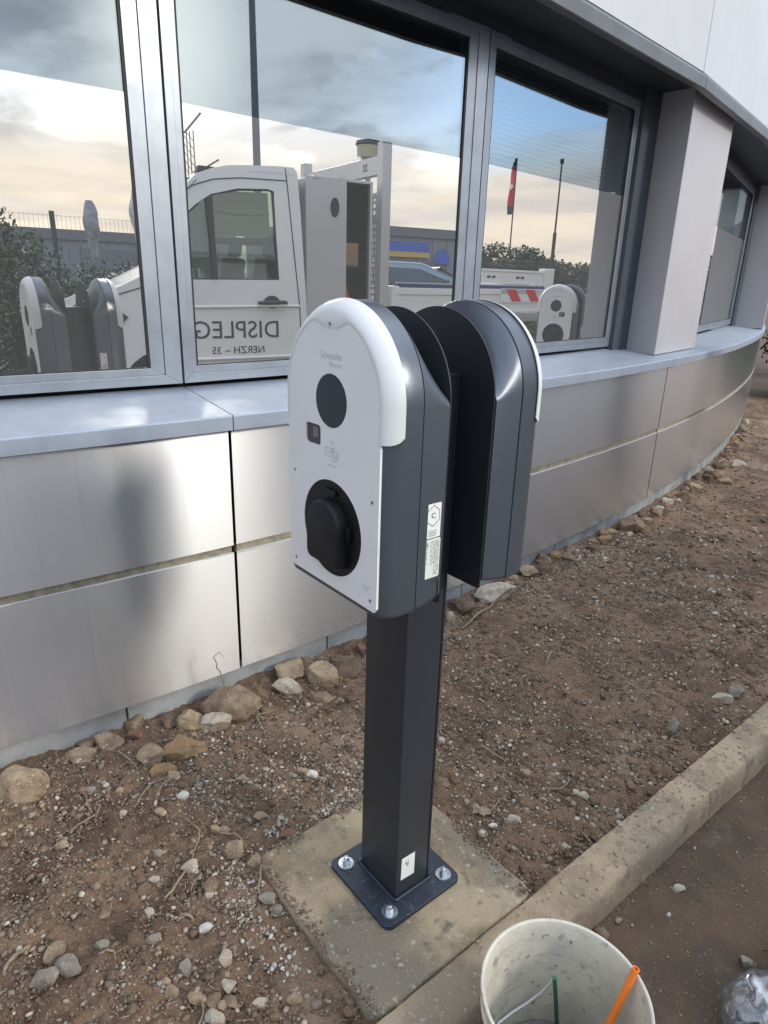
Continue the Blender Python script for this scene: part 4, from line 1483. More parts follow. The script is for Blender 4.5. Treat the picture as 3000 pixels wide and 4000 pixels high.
def slab_rim(r, count):
    out = []
    while len(out) < count:
        a, b = r.uniform(-0.25, 0.242), r.uniform(-0.25, 0.235)
        d = min(a + 0.25, b + 0.25, 0.236 - b)
        if d < abs(r.normal(0, 0.016)) and noise.noise(Vector((a * 9, b * 9, 1.0))) > -0.05:
            out.append((a, b))
    return np.array(out)


scatter('slab_rim_soil', 1500, slab_rim, lambda r, p: 0.0014 + 0.0035 * r.uniform(0, 1, len(p)) ** 3, 0.3, M_pebble, PAL_D[:4] + [(0.30, 0.24, 0.17)], 33, zfun=lambda x, y: 0.0)


def clusters(cl):
    def f(r, count):
        out = []
        while len(out) < count:
            cx__, cy__, sx__, sy__ = cl[r.randint(len(cl))]
            a, b = cx__ + r.normal(0, sx__), cy__ + r.normal(0, sy__)
            if (-0.255 < a < 0.25 and -0.258 < b < 0.243) or a > 0.245 or a < wall_x(b, -0.02):
                continue
            out.append((a, b))
        return np.array(out)
    return f


PAL_W = [(0.38, 0.33, 0.26), (0.46, 0.41, 0.34), (0.32, 0.27, 0.20), (0.54, 0.50, 0.44), (0.28, 0.22, 0.16)]
CL = [(-0.42, 0.02, .07, .10), (-0.30, -0.10, .03, .10), (-0.36, 0.18, .06, .08), (-0.28, 0.10, .02, .08), (-0.20, -0.32, .08, .03), (-0.05, -0.33, .10, .03), (-0.55, -0.25, .08, .06), (-0.75, -0.15, .05, .10), (-0.50, 0.55, .15, .2), (-0.2, 0.75, .15, .25), (0.0, 0.40, .10, .10)]
scatter('pale_grit', 4800, clusters(CL), lambda r, p: 0.0016 + 0.0050 * r.uniform(0, 1, len(p)) ** 4, 0.4, M_pebble, PAL_W, 21)
scatter('coarse_gravel', 1700, reg(-1.2, 3.4, 1.1, 0.9), lambda r, p: 0.005 + 0.006 * r.uniform(0, 1, len(p)) ** 2, 0.3, M_pebble, PAL_P, 3)
scatter('far_gravel', 7000, reg(2.0, 9.0, 1.6, 0.6), lambda r, p: 0.004 + 0.011 * r.uniform(0, 1, len(p)) ** 3, 0.3, M_pebble, PAL_P + PAL_D, 4)
scatter('wood_fibres', 4500, reg(-1.2, 3.5, 1.2, 0.7), lambda r, p: 0.0014 + 0.0015 * r.uniform(0, 1, len(p)), 1.6, M_fibre, [(0.40, 0.32, 0.22), (0.30, 0.22, 0.14), (0.46, 0.40, 0.31)], 5, 'fibre')
scatter('slab_grit', 260, lambda r, c_: np.stack([r.uniform(-0.235, 0.235, c_), r.uniform(-0.24, 0.225, c_)], 1), lambda r, p: 0.0009 + 0.0012 * r.uniform(0, 1, len(p)) ** 2, 0.6, M_fibre,
        [(0.55, 0.50, 0.40), (0.40, 0.34, 0.25), (0.30, 0.24, 0.17)], 6, 'fibre', zfun=lambda x, y: 0.0 if max(abs(x), abs(y)) > 0.117 else 0.0125)
scatter('kerb_grit', 420, lambda r, c_: np.stack([r.uniform(0.252, 0.345, c_), 0.75 + r.normal(0, 0.45, c_)], 1), lambda r, p: 0.0015 + 0.003 * r.uniform(0, 1, len(p)) ** 2, 0.4, M_pebble,
        [(0.36, 0.29, 0.21), (0.30, 0.235, 0.165), (0.44, 0.37, 0.28)], 8, zfun=lambda x, y: 0.003)
scatter('road_grit', 2600, lambda r, c_: np.stack([0.36 + 0.9 * r.uniform(0, 1, c_) ** 2.2, r.uniform(-0.6, 2.6, c_)], 1), lambda r, p: 0.0012 + 0.0035 * r.uniform(0, 1, len(p)) ** 4, 0.4, M_pebble,
        PAL_P + PAL_D, 9, zfun=lambda x, y: -0.085)

# ------------------------------------------------------------------ bucket with tube and rod, bag
bk = empty('bucket', (0.516, -0.044, -0.085), rad(20))
tag(bk, 'dirty white plastic bucket cut off by the bottom edge, standing across the kerb foot', 'bucket')
H = 0.285
prof = [(0.0, 0.0), (0.118, 0.0), (0.122, 0.004)] + [(0.122 + 0.020 * z / H, z) for z in np.linspace(0.02, H - 0.05, 6)]
prof += [(0.1405, H - 0.050), (0.1455, H - 0.048), (0.1455, H - 0.044), (0.1412, H - 0.042), (0.1418, H - 0.014), (0.1480, H - 0.013), (0.1490, H - 0.004), (0.1480, H), (0.1450, H + 0.0005), (0.1425, H - 0.001)]
prof += [(0.1405 - 0.020 * (H - z) / H, z) for z in np.linspace(H - 0.01, 0.01, 8)] + [(0.112, 0.006), (0.0, 0.005)]
MB().lathe(prof, n=96).build('bucket_wall', M_bucket, bk, smooth=40)
MB().lathe([(0.0, 0.030), (0.06, 0.034), (0.10, 0.028), (0.1195, 0.036)], n=48).build('dried_slurry', M_slurry, bk, smooth=60)
hw_ = [(0.425, -0.145, 0.02), (0.405, -0.100, 0.0), (0.398, -0.062, 0.002), (0.402, -0.025, 0.004), (0.412, 0.005, 0.014), (0.428, 0.022, 0.045), (0.447, 0.022, 0.095), (0.462, 0.004, 0.138)]
hb_ = Matrix.Translation((0.516, -0.044, -0.085)) @ Matrix.Rotation(rad(20), 4, 'Z')
hp = [tuple(hb_.inverted() @ Vector(p)) for p in hw_]
MB().tube(hp, 0.0024, 8).build('bucket_handle', M_wirew, bk, smooth=60)


def world_tube(name, pts, r, m, lab, cat, hollow=False):
    mb = MB()
    if hollow:
        P0, P1 = Vector(pts[0]), Vector(pts[-1])
        mb.tube(pts, r, 20, cap=False)
        mb.tube(pts, r * 0.72, 20, cap=False)
        t = (P1 - P0).normalized()
        a = t.cross(Vector((0, 0, 1))).normalized()
        b = t.cross(a)
        for P_ in (P0, P1):
            n = 20
            vs_ = [P_ + rr_ * (math.cos(2 * PI * k / n) * a + math.sin(2 * PI * k / n) * b) for rr_ in (r, r * .72) for k in range(n)]
            mb.add(vs_, [(k, (k + 1) % n, n + (k + 1) % n, n + k) for k in range(n)])
    else:
        mb.tube(pts, r, 12)
    tag(mb.build(name, m, None, smooth=60, loc=pts[0]), lab, cat)


world_tube('orange_tube', [TUBE_A, TUBE_B], 0.0068, M_orange, 'bright orange plastic tube leaning in the bucket with its open end up', 'tube', True)
world_tube('green_rod', [ROD_A, ROD_B], 0.0042, M_green, 'dark green rod standing in the white bucket', 'rod')

# plastic bag over a dark tool bag on the road
bg_ = empty('plastic_bag', (0.712, 0.395, -0.085))
tag(bg_, 'crumpled clear plastic bag on the road at the right edge', 'bag')
bm = bmesh.new()
bmesh.ops.create_icosphere(bm, subdivisions=4, radius=1.0)
for v in bm.verts:
    p = v.co.copy()
    nn_ = 0.20 * noise.noise(p * 1.2 + Vector((3, 3, 3)))
    rdg = abs(noise.noise(Vector((p.x * 3.6, p.y * 1.3, p.z * 1.5)) + Vector((7, 1, 2)))) * 0.42
    p *= 1 + nn_ - rdg
    v.co = Vector((p.x * 0.085, p.y * 0.085, max(0.0, 0.07 + p.z * 0.08)))
me = bpy.data.meshes.new('bag_film')
bm.to_mesh(me)
bm.free()
me.materials.append(M_bag)
me.shade_smooth()
o = bpy.data.objects.new('bag_film', me)
COL.objects.link(o)
o.parent = bg_
db = MB()
o_ = rrect(0.672, 0.98, 0.478, 0.80, 0.03, 5)
db.loft([[(0.826 + (x - 0.826) * s_, 0.64 + (y - 0.64) * s_, z) for x, y in o_] for s_, z in ((0.97, -0.085), (1.0, -0.06), (0.98, 0.0), (0.90, 0.018), (0.6, 0.02))])
tag(db.build('tool_bag', mat('dark_blue_canvas', (0.03, 0.036, 0.05), 0.8, bump=0.6, bscale=300), None, smooth=50, loc=(0.84, 0.55, -0.085)), 'dark blue grey tool bag behind the clear plastic bag', 'bag')

# ------------------------------------------------------------------ the works truck behind the viewer (seen in the windows)
truck = empty('works_truck', (2.5, 3.0, -0.085), math.atan2(0.984, -0.18))
tag(truck, 'white works truck with DISPLEG lettering, open tool locker and red white striped bed', 'truck')
ZT = 0.085   # part heights below are above the slab level


def tf(u, v, w):
    """outline in the side plane: u rearwards, v up, w towards the building"""
    return (u, w, v + ZT)


cab_top = [(-1.50, 1.52), (-1.22, 1.78), (-0.98, 2.02), (-0.85, 2.13), (-0.73, 2.24), (-0.58, 2.30), (-0.42, 2.34), (-0.18, 2.365), (0.13, 2.385), (0.25, 2.385), (0.285, 2.35)]
cab = [(-2.60, 0.22), (-2.66, 0.50), (-2.62, 0.86), (-2.50, 1.06), (-2.02, 1.26), (-1.82, 1.36)] + cab_top + [(0.30, 2.0), (0.33, 1.0), (0.34, 0.24), (-1.20, 0.22)] + arc(-1.68, 0.28, 0.43, -8, 188, 14)[0:]
cabo = cab
win = [(-0.61, 1.335), (-0.605, 2.08), (-0.34, 2.150), (-0.03, 2.172), (0.025, 2.150), (0.028, 1.345)]
win2 = [(-1.18, 1.325), (-1.10, 1.50), (-0.84, 1.91), (-0.76, 1.98), (-0.645, 2.055), (-0.645, 1.333)]
W_ = 2.0
# sides with window openings; far door window closed to darken the cab
for yy, nm in ((-0.03, 'cab_side'), (-W_ + 0.03, 'cab_side')):
    plate(nm, [cabo, win[::-1], win2[::-1]] if yy > -1 else [cabo, win2[::-1]], lambda u, v, w, yy=yy: tf(u, v, w + yy - 0.10 * max(0, v - 1.3) * (1 if yy > -1 else -1)), 0.05, M_tpaint, truck, smooth=30)


def skin(path, y0, y1, name, m, parent=truck, th=0.03):
    mb = MB()
    n = len(path)
    ks = 10
    rings = []
    for j in range(ks + 1):
        t = j / ks
        w = y0 + (y1 - y0) * t
        edge = min(t, 1 - t)
        dz = -0.045 * max(0.0, 1 - edge / 0.12) ** 2
        rings.append([tf(u, v + (dz if v > 1.6 else dz * 0.4), w) for u, v in path] + [tf(u + 0.0, v - th + dz, w) for u, v in path[::-1]])
    mb.loft(rings)
    return mb.build(name, m, parent, smooth=40)


skin(cab_top[4:], -0.105, -W_ + 0.105, 'roof', M_tpaint)
skin([(-2.62, 0.86), (-2.50, 1.06), (-2.02, 1.26), (-1.82, 1.36), (-1.50, 1.52)], -0.04, -W_ + 0.04, 'bonnet', M_tpaint)
skin([(-2.60, 0.24), (-2.66, 0.50), (-2.62, 0.86)], -0.02, -W_ + 0.02, 'bumper', M_tblack, th=-0.03)
skin([(-1.50, 1.52), (-1.22, 1.78), (-0.98, 2.02), (-0.73, 2.235)], -0.07, -W_ + 0.07, 'windscreen', M_carglass, th=0.006)
mb = MB()
mb.prism([(0.27, 0.3), (0.30, 0.3), (0.27, 1.35), (0.24, 1.35)], tf, -0.06, -W_ + 0.06)
mb.build('cab_rear_wall', M_tpaint, truck)
mb = MB()
mb.box(-1.4, 0.25, -W_ + .08, -0.08, 0.45 + ZT, 0.50 + ZT)
mb.box(-1.45, -1.05, -W_ + .08, -0.08, 0.50 + ZT, 1.42 + ZT)
mb.build('dashboard', M_tblack, truck)
for y0 in (-0.72, -1.75):
    mb = MB()
    mb.box(-0.50, 0.02, y0, y0 + 0.5, 0.50 + ZT, 0.95 + ZT)
    mb.prism([(-0.06, 0.9), (0.06, 0.9), (0.18, 1.55), (0.06, 1.58)], tf, y0, y0 + 0.5)
    mb.prism([(0.08, 1.58), (0.17, 1.58), (0.20, 1.78), (0.12, 1.80)], tf, y0 + .12, y0 + 0.38)
    mb.build('seat', M_seat, truck, bevel=0.03)
mb = MB()
mb.tube([(-0.92 + 0.19 * 0.45 * math.cos(a), -0.47 + 0.19 * math.sin(a), 1.38 + ZT + 0.19 * 0.89 * math.cos(a)) for a in [2 * PI * k / 24 for k in range(25)]], 0.014, 8)
mb.build('steering_wheel', M_tblack, truck, smooth=60)
ws = lambda u, v, w: tf(u, v, w - 0.035 - 0.10 * max(0, v - 1.3))
for wp, nm in ((win, 'door_window'), (win2, 'quarter_window')):
    plate(nm, [wp], ws, 0.004, M_carglass, truck)
    mb = MB()
    mb.tube([ws(u, v, 0.012) for u, v in wp + wp[:2]], 0.019, 6)
    mb.build('window_seal', M_tblack, truck)
mb = MB().prism([(-0.648, 1.335), (-0.606, 1.335), (-0.604, 2.08), (-0.645, 2.055)], ws, 0.018, 0.036)
mb.build('window_divider', M_tblack, truck)
# sun screen and inner rail behind the glass
plate('sun_screen', [[(-0.59, 1.74), (0.015, 1.74), (0.015, 2.15), (-0.34, 2.135), (-0.59, 2.07)]], lambda u, v, w: ws(u, v, w - 0.10), 0.004, M_shade, truck)
mb = MB().prism([(-0.60, 1.655), (0.02, 1.66), (0.02, 1.735), (-0.60, 1.715)], ws, -0.10, -0.09)
mb.build('screen_rail', M_tblack, truck)
mb = MB().tube([ws(-0.59 + 0.6 * t / 10, 1.955 - 0.025 * math.sin(PI * t / 10), -0.085) for t in range(11)], 0.006, 6)
mb.build('screen_cord', M_tblack, truck)
ob = lambda u, v, w: tf(u, v, w - 0.003 - 0.10 * max(0, v - 1.3))
# shut lines and creases
mb = MB()
for pts in ([(0.16, 2.37), (0.17, 2.25), (0.20, 1.7), (0.245, 1.1), (0.27, 0.45)], [(-1.24, 1.30), (-1.235, 0.9), (-1.18, 0.45), (0.27, 0.42)],
            [(-0.98, 2.00), (-0.77, 2.14), (-0.57, 2.21), (-0.30, 2.245), (0.16, 2.262)], [(-2.5, 1.07), (-2.02, 1.20), (-1.5, 1.36)]):
    mb.tube([ob(u, v, 0) for u, v in pts], 0.0055, 6)
mb.build('shut_line', M_tgrey, truck)
mb = MB().tube([ob(u, v, 0.004) for u, v in [(-1.2, 1.085), (-0.8, 1.085), (0.24, 1.10)]], 0.013, 8)
mb.tube([ob(u, v, 0.004) for u, v in [(-1.2, 0.60), (0.24, 0.60)]], 0.016, 8)
mb.build('body_crease', M_tpaint, truck, smooth=60)
mb = MB().prism(rrect(-1.22, 0.30, 0.36, 0.50, 0.03, 3), tf, -0.01, 0.015)
mb.build('rubbing_strip', M_tblack, truck)
mb = MB()
mb.tube([ob(-0.215, 1.125, 0.02), ob(-0.17, 1.13, 0.05), ob(0.05, 1.135, 0.05), ob(0.095, 1.13, 0.02)], [0.014, 0.020, 0.020, 0.014], 10)
mb.prism(arc(-0.06, 1.135, 0.085, 0, 360, 20, 0.062)[:-1], tf, -0.004, 0.003)
mb.build('door_handle', M_tblack, truck, smooth=50)
hl = MB().prism([(-2.60, 0.88), (-2.35, 1.01), (-2.03, 1.04), (-1.98, 1.0), (-2.12, 0.86), (-2.5, 0.80)], tf, -0.006, 0.012)
hl.build('headlight', M_tblack, truck, bevel=0.005)
mm = empty('tmp')
bpy.data.objects.remove(mm)
mb = MB().tube([ob(-1.25, 1.38, 0), ob(-1.27, 1.42, 0.12)], 0.02, 8)
mb.prism(rrect(-1.34, -1.18, 1.33, 1.66, 0.04, 4), lambda u, v, w: tf(u + (w - .1) * .4, v, w), 0.10, 0.26)
mb.build('side_mirror', M_tblack, truck, bevel=0.015)
text('lettering', 'DISPLEG', 0.235, lambda u, v, w: tf(-0.425 - u, 0.865 + v, w - 0.0025), 0.003, M_inkb, truck, width=0.86)
text('lettering', 'NERZH ~ 35', 0.098, lambda u, v, w: tf(-0.425 - u, 0.675 + v, w - 0.0025), 0.003, M_inkb, truck, width=0.54)
mb = MB()
mb.prism([(-0.58, 2.31), (-0.36, 2.335), (-0.40, 2.375), (-0.55, 2.375)], tf, -0.55, -0.63)
mb.tube([tf(-0.48, 2.36, -0.59), tf(-0.33, 2.45, -0.59)], 0.008, 6)
mb.build('roof_aerial', M_tblack, truck)


def wheel(u, y, yi):
    w = MB()
    pr = [(0.20, -0.11), (0.30, -0.115), (0.345, -0.09), (0.352, 0.0), (0.345, 0.09), (0.30, 0.115), (0.20, 0.11)]
    w.lathe(pr, n=40)
    w2 = MB()
    w2.add([(x + u, y + z, yy + 0.352) for x, yy, z in w.v], w.f)
    o = w2.build('wheel', M_tyre, truck, smooth=40)
    r = MB()
    r.lathe([(0.0, 0.03), (0.08, 0.035), (0.10, 0.06), (0.16, 0.04), (0.20, 0.10), (0.205, 0.11)], n=40)
    r2 = MB()
    r2.add([(x + u, y + z * yi, yy + 0.352) for x, yy, z in r.v], r.f)
    r2.build('rim', M_rim, o, smooth=40)


for u in (-1.68, 3.75):
    wheel(u, -0.15, 1)
    wheel(u, -W_ + 0.15, -1)
# chassis, tool locker with its door open
mb = MB()
mb.box(-2.3, 5.8, -0.75, -0.62, 0.50, 0.72)
mb.box(-2.3, 5.8, -W_ + 0.62, -W_ + 0.75, 0.50, 0.72)
mb.build('chassis', M_tblack, truck)
lk_ = MB()
x0, x1, zb, zt = 0.42, 1.10, 0.75, 2.30
lk_.box(x0, x0 + .02, -0.62, -0.03, zb + ZT, zt + ZT)
lk_.box(x1 - .03, x1, -0.62, -0.01, zb + ZT, zt + ZT)
lk_.box(x0, x1, -0.62, -0.01, zt + ZT, zt + ZT + .03)
lk_.box(x0, x1, -0.62, -0.01, zb + ZT - .03, zb + ZT)
lk_.box(x0 + .02, x0 + .32, -0.06, -0.03, zb + ZT, zt + ZT)
lockr = lk_.build('tool_locker', M_talu, truck, bevel=0.004)
mb = MB()
mb.box(x0 + .02, x1 - .03, -0.60, -0.58, zb + ZT, zt + ZT)
mb.box(x0 + .021, x0 + .03, -0.58, -0.07, zb + ZT, zt + ZT)
mb.box(x1 - .04, x1 - .031, -0.58, -0.05, zb + ZT, zt + ZT)
mb.box(x0 + .02, x1 - .03, -0.60, -0.05, 1.49 + ZT, 1.505 + ZT)
mb.build('locker_lining', M_tblack, lockr)
mb = MB().box(0.76, 1.0, -0.40, -0.12, 1.508 + ZT, 1.735 + ZT)
tag(mb.build('carton', M_carton, None, bevel=0.003), 'brown carton on the shelf of the open truck locker', 'box')
bpy.data.objects['carton'].matrix_world = Matrix.Translation((2.5, 3.0, -0.085)) @ Matrix.Rotation(math.atan2(0.984, -0.18), 4, 'Z')
mb = MB().prism([(0.78, 0.78), (1.02, 0.78), (0.90, 1.18), (0.84, 1.38), (0.78, 1.34)], tf, -0.30, -0.12)
tag(mb.build('red_case', M_red, None, bevel=0.01), 'red case leaning in the bottom of the truck locker', 'case')
bpy.data.objects['red_case'].matrix_world = Matrix.Translation((2.5, 3.0, -0.085)) @ Matrix.Rotation(math.atan2(0.984, -0.18), 4, 'Z')
# door folded back against the cab
hole = arc(0.235, 2.00, 0.060, 0, 360, 20, 0.105)[:-1]
dfn = lambda u, v, w: tf(0.745 - u * 0.985, v, 0.055 - u * 0.30 + w)
ld = plate('locker_door', [[(0, zb), (0.40, zb), (0.40, zt + .02), (0, zt + .02)]], dfn, 0.03, M_talu, truck)
mb = MB().prism(arc(0.12, 2.05, 0.042, 0, 360, 20, 0.090)[:-1], dfn, 0.012, 0.030)
mb.build('latch_bowl', M_tblack, ld, bevel=0.004)
# headboard
hb = MB()
for yy in (-0.02, -W_ + 0.14):
    hb.box(1.22, 1.33, yy - 0.11, yy, 0.70 + ZT, 2.72 + ZT)
hbo = hb.build('headboard_posts', M_talu, truck, bevel=0.004)
hb = MB()
hb.box(1.235, 1.315, -W_ + 0.14, -0.13, 2.42 + ZT, 2.60 + ZT)
bmx = hb.build('headboard_beam', M_talu, truck, bevel=0.006)
text('lettering', 'JAU', 0.16, lambda u, v, w: (1.2335 - w, -0.95 - u, 2.515 + ZT + v), 0.003, M_tpaint, bmx)
text('lettering', '32', 0.10, lambda u, v, w: (1.2335 - w, -0.40 - u, 2.505 + ZT + v), 0.003, M_inkb, bmx)
hb = MB()
ny, nz_ = 26, 12
for i in range(ny + 1):
    y = -W_ + 0.14 + (W_ - 0.27) * i / ny
    hb.box(1.25, 1.27, y - 0.008, y + 0.008, 0.95 + ZT, 2.23 + ZT)
for j in range(20):
    z = 0.95 + 1.28 * j / 19
    hb.box(1.25, 1.27, -W_ + 0.14, -0.13, z - 0.012 + ZT, z + 0.012 + ZT)
hb.box(1.24, 1.29, -W_ + .14, -0.13, 1.98 + ZT, 2.03 + ZT)
hb.box(1.24, 1.29, -W_ + .14, -0.13, 2.21 + ZT, 2.25 + ZT)
hb.build('headboard_grille', M_talu, truck)
bc_ = MB()
bc_.lathe([(0.0, 2.40), (0.03, 2.40), (0.035, 2.60), (0.08, 2.62), (0.125, 2.64), (0.130, 2.76), (0.11, 2.765)], (1.36, -0.55, ZT), 20)
bo_ = bc_.build('beacon', M_amber, truck, smooth=40)
bc_ = MB().lathe([(0.131, 2.755), (0.145, 2.77), (0.135, 2.80), (0.0, 2.83)], (1.36, -0.55, ZT), 20)
bc_.build('beacon_cap', M_tgrey, bo_, smooth=40)
# bed
bd = MB()
bd.box(1.40, 5.86, -W_, 0.0, 0.86 + ZT, 0.90 + ZT)
bd.build('bed_floor', M_talu, truck)
for yy in (0.0, -W_ + 0.03):
    far = yy < -1
    b_ = MB()
    zt2 = 1.30
    b_.box(1.42, 5.64, yy - 0.03, yy, 0.985 + ZT, zt2 + ZT)
    b_.box(1.42, 5.64, yy - 0.035, yy + 0.012, zt2 - 0.07 + ZT, zt2 + ZT)
    b_.box(1.42, 5.64, yy - 0.035, yy + 0.008, 0.985 + ZT, 1.02 + ZT)
    o = b_.build('side_board', M_tpaint, truck, bevel=0.004)
    if not far:
        b_ = MB().box(1.42, 5.64, yy - 0.032, yy + 0.006, 1.302 + ZT, 1.345 + ZT)
        b_.build('blue_rail', M_blue, o)
        b_ = MB().box(1.42, 5.64, yy - 0.032, yy + 0.004, 1.345 + ZT, 1.36 + ZT)
        b_.build('rail_lip', M_talu, o)
b_ = MB().box(3.3, 5.64, -0.07, -0.035, 1.37 + ZT, 1.545 + ZT)
b_.box(3.3, 5.64, -0.075, -0.025, 1.53 + ZT, 1.56 + ZT)
ub = b_.build('upper_side_board', M_tpaint, truck, bevel=0.004)
for k in range(3):
    b_ = MB()
    for dx in (0, 0.11):
        b_.prism(arc(3.7 + k * 0.66 + dx, 1.46, 0.040, 0, 360, 12, 0.016)[:-1], tf, -0.034, -0.026)
    b_.build('lashing_slot', M_tgrey, ub)
for uu, z1 in ((5.65, 1.60), (1.36, 1.32)):
    for yy in (0.01, -W_ + 0.13):
        b_ = MB().box(uu, uu + (0.22 if uu > 4 else 0.10), yy - 0.14, yy, 0.86 + ZT, z1 + ZT)
        b_.build('bed_corner_post', M_tpaint, truck, bevel=0.012)
b_ = MB().box(5.86, 5.89, -W_, 0.0, 0.95 + ZT, 1.36 + ZT)
b_.build('tailgate', M_tpaint, truck, bevel=0.005)
b_ = MB().box(2.0, 5.8, -0.06, 0.01, 0.90 + ZT, 0.98 + ZT)
b_.build('bed_sill', M_talu, truck, bevel=0.004)
b_ = MB().box(4.60, 5.63, 0.001, 0.012, 1.12 + ZT, 1.31 + ZT)
mk = b_.build('marker_board', M_tpaint, truck)
for u0 in (4.72, 5.17):
    MB().prism([(u0, 1.30), (u0 + 0.22, 1.30), (u0 + 0.37, 1.135), (u0 + 0.15, 1.135)], tf, 0.0125, 0.014).build('red_stripe', M_red, mk)

# ------------------------------------------------------------------ hedge, fence, trees, sheds, cars, poles behind the viewer


def leaves(name, blobs, count, size, pal, parent=None, seed=3):
    """leaf-sized quads through overlapping ellipsoid clumps"""
    r = np.random.RandomState(seed)
    vol = np.array([b[3] * b[4] * b[5] for b in blobs])
    pick = r.choice(len(blobs), count, p=vol / vol.sum())
    B = np.array(blobs)[pick]
    d = r.normal(0, 1, (count, 3))
    d /= np.linalg.norm(d, axis=1)[:, None]
    d *= (r.uniform(0, 1, count) ** 0.42)[:, None] * (1 + 0.12 * r.normal(0, 1, count))[:, None]
    c_ = B[:, :3] + d * B[:, 3:6]
    a = r.normal(0, 1, (count, 3))
    a /= np.linalg.norm(a, axis=1)[:, None]
    b = np.cross(a, r.normal(0, 1, (count, 3)))
    b /= np.linalg.norm(b, axis=1)[:, None]
    s_ = (size * r.uniform(0.6, 1.4, count))[:, None]
    co = np.stack([c_ - a * s_, c_ + b * s_ * .5, c_ + a * s_, c_ - b * s_ * .5], 1).reshape(-1, 3)
    me = bpy.data.meshes.new(name)
    me.vertices.add(len(co))
    me.vertices.foreach_set('co', co.ravel())
    me.loops.add(count * 4)
    me.loops.foreach_set('vertex_index', np.arange(count * 4, dtype=np.int32))
    me.polygons.add(count)
    me.polygons.foreach_set('loop_start', np.arange(0, count * 4, 4, dtype=np.int32))
    me.update(calc_edges=True)
    at = me.attributes.new('tone', 'FLOAT_COLOR', 'POINT')
    pal = np.array(pal)
    tone = pal[r.choice(len(pal), count)] * r.uniform(0.7, 1.3, (count, 1))
    cc = np.ones((count, 4, 4))
    cc[:, :, :3] = tone[:, None, :]
    at.data.foreach_set('color', cc.ravel())
    me.materials.append(M_leaf)
    o = bpy.data.objects.new(name, me)
    COL.objects.link(o)
    if parent:
        o.parent = parent
    return o


GREEN = [(0.040, 0.062, 0.028), (0.060, 0.085, 0.035), (0.030, 0.045, 0.024), (0.085, 0.105, 0.04)]
LIGHTG = [(0.10, 0.135, 0.04), (0.07, 0.10, 0.035), (0.13, 0.15, 0.05), (0.05, 0.07, 0.03)]


def bush(x, y, blobs, n, size, pal, lab, name='bush', seed=1):
    e = empty(name, (x, y, -0.05))
    leaves('foliage', blobs, n, size, pal, e, seed)
    st_ = MB()
    rr = random.Random(seed)
    for k in range(7):
        b = blobs[k % len(blobs)]
        st_.tube([(rr.uniform(-.15, .15), rr.uniform(-.15, .15), 0), (b[0] * .5, b[1] * .5, b[2] * .5), (b[0], b[1], b[2] + b[5] * .4)], [0.03, 0.02, 0.006], 6)
    st_.build('stem', M_wood, e, smooth=60)
    tag(e, lab, 'bush' if name == 'bush' else 'hedge', 'bushes along the verge')
    return e


def blobrow(y0, y1, zfun_, r=0.55, step=0.45, seed=1, dx=0.35):
    rr = random.Random(seed)
    out = []
    y = y0
    while y < y1:
        zt_ = zfun_(y)
        for k in range(2):
            out.append((rr.uniform(-dx, dx), y + rr.uniform(-.2, .2), zt_ - r * rr.uniform(0.9, 1.15), r * rr.uniform(.8, 1.2), r * rr.uniform(.8, 1.2), r))
            out.append((rr.uniform(-dx, dx), y, max(0.35, zt_ - 1.5 * r) * rr.uniform(.4, .8), r * 1.1, r * 1.1, r * 1.1))
        y += step
    return out


bush(6.8, 0.0, blobrow(-4.5, 1.0, lambda y: 1.92 + 0.05 * math.sin(y * 3)), 34000, 0.030, GREEN, 'tall dark hedge mirrored at the far left of the left window', 'hedge', 1)
bush(6.8, 0.72, [(0, 0.0, 1.75, .16, .20, .42), (0.05, -.12, 1.55, .2, .2, .3), (0.0, 0.32, 1.62, .18, .16, .30)], 700, 0.035, GREEN, 'wispy bush sticking out above the mirrored hedge', 'bush', 2)
bush(6.8, 0.0, blobrow(1.0, 4.4, lambda y: 1.64 + 0.09 * math.sin(y * 2.1 + 1.4)), 24000, 0.030, GREEN, 'lower dark hedge mirrored behind the charging station', 'hedge', 3)
bush(6.6, 0.0, blobrow(4.4, 12.8, lambda y: 1.46 + 0.06 * math.sin(y * 2.7), r=.42), 26000, 0.030, LIGHTG + GREEN, 'bright green low hedge mirrored behind the truck bed', 'hedge', 4)
bush(4.9, 0.0, blobrow(12.8, 24, lambda y: 1.35 + 0.10 * math.sin(y * 1.7), r=.45, step=.6), 12000, 0.05, LIGHTG, 'yellow green shrubs mirrored at the right end of the third window', 'hedge', 5)
# fence behind the hedge
fe = empty('wire_fence', (7.55, 0, 0))
tag(fe, 'thin wire mesh fence with dark posts mirrored behind the hedge', 'fence')
for k in range(-4, 12):
    MB().box(-0.03, 0.03, 1.44 + k * 2.53 - 0.03, 1.44 + k * 2.53 + 0.03, -0.1, 2.16).build('fence_post', M_tgrey, fe)
fw = MB()
for z in np.linspace(0.2, 2.1, 12):
    fw.box(-0.002, 0.002, -9, 30, z, z + 0.004)
for y in np.arange(-9, 30, 0.06):
    fw.box(-0.002, 0.002, y, y + 0.003, 0.1, 2.12)
fo_ = fw.build('fence_mesh', M_pole, fe)


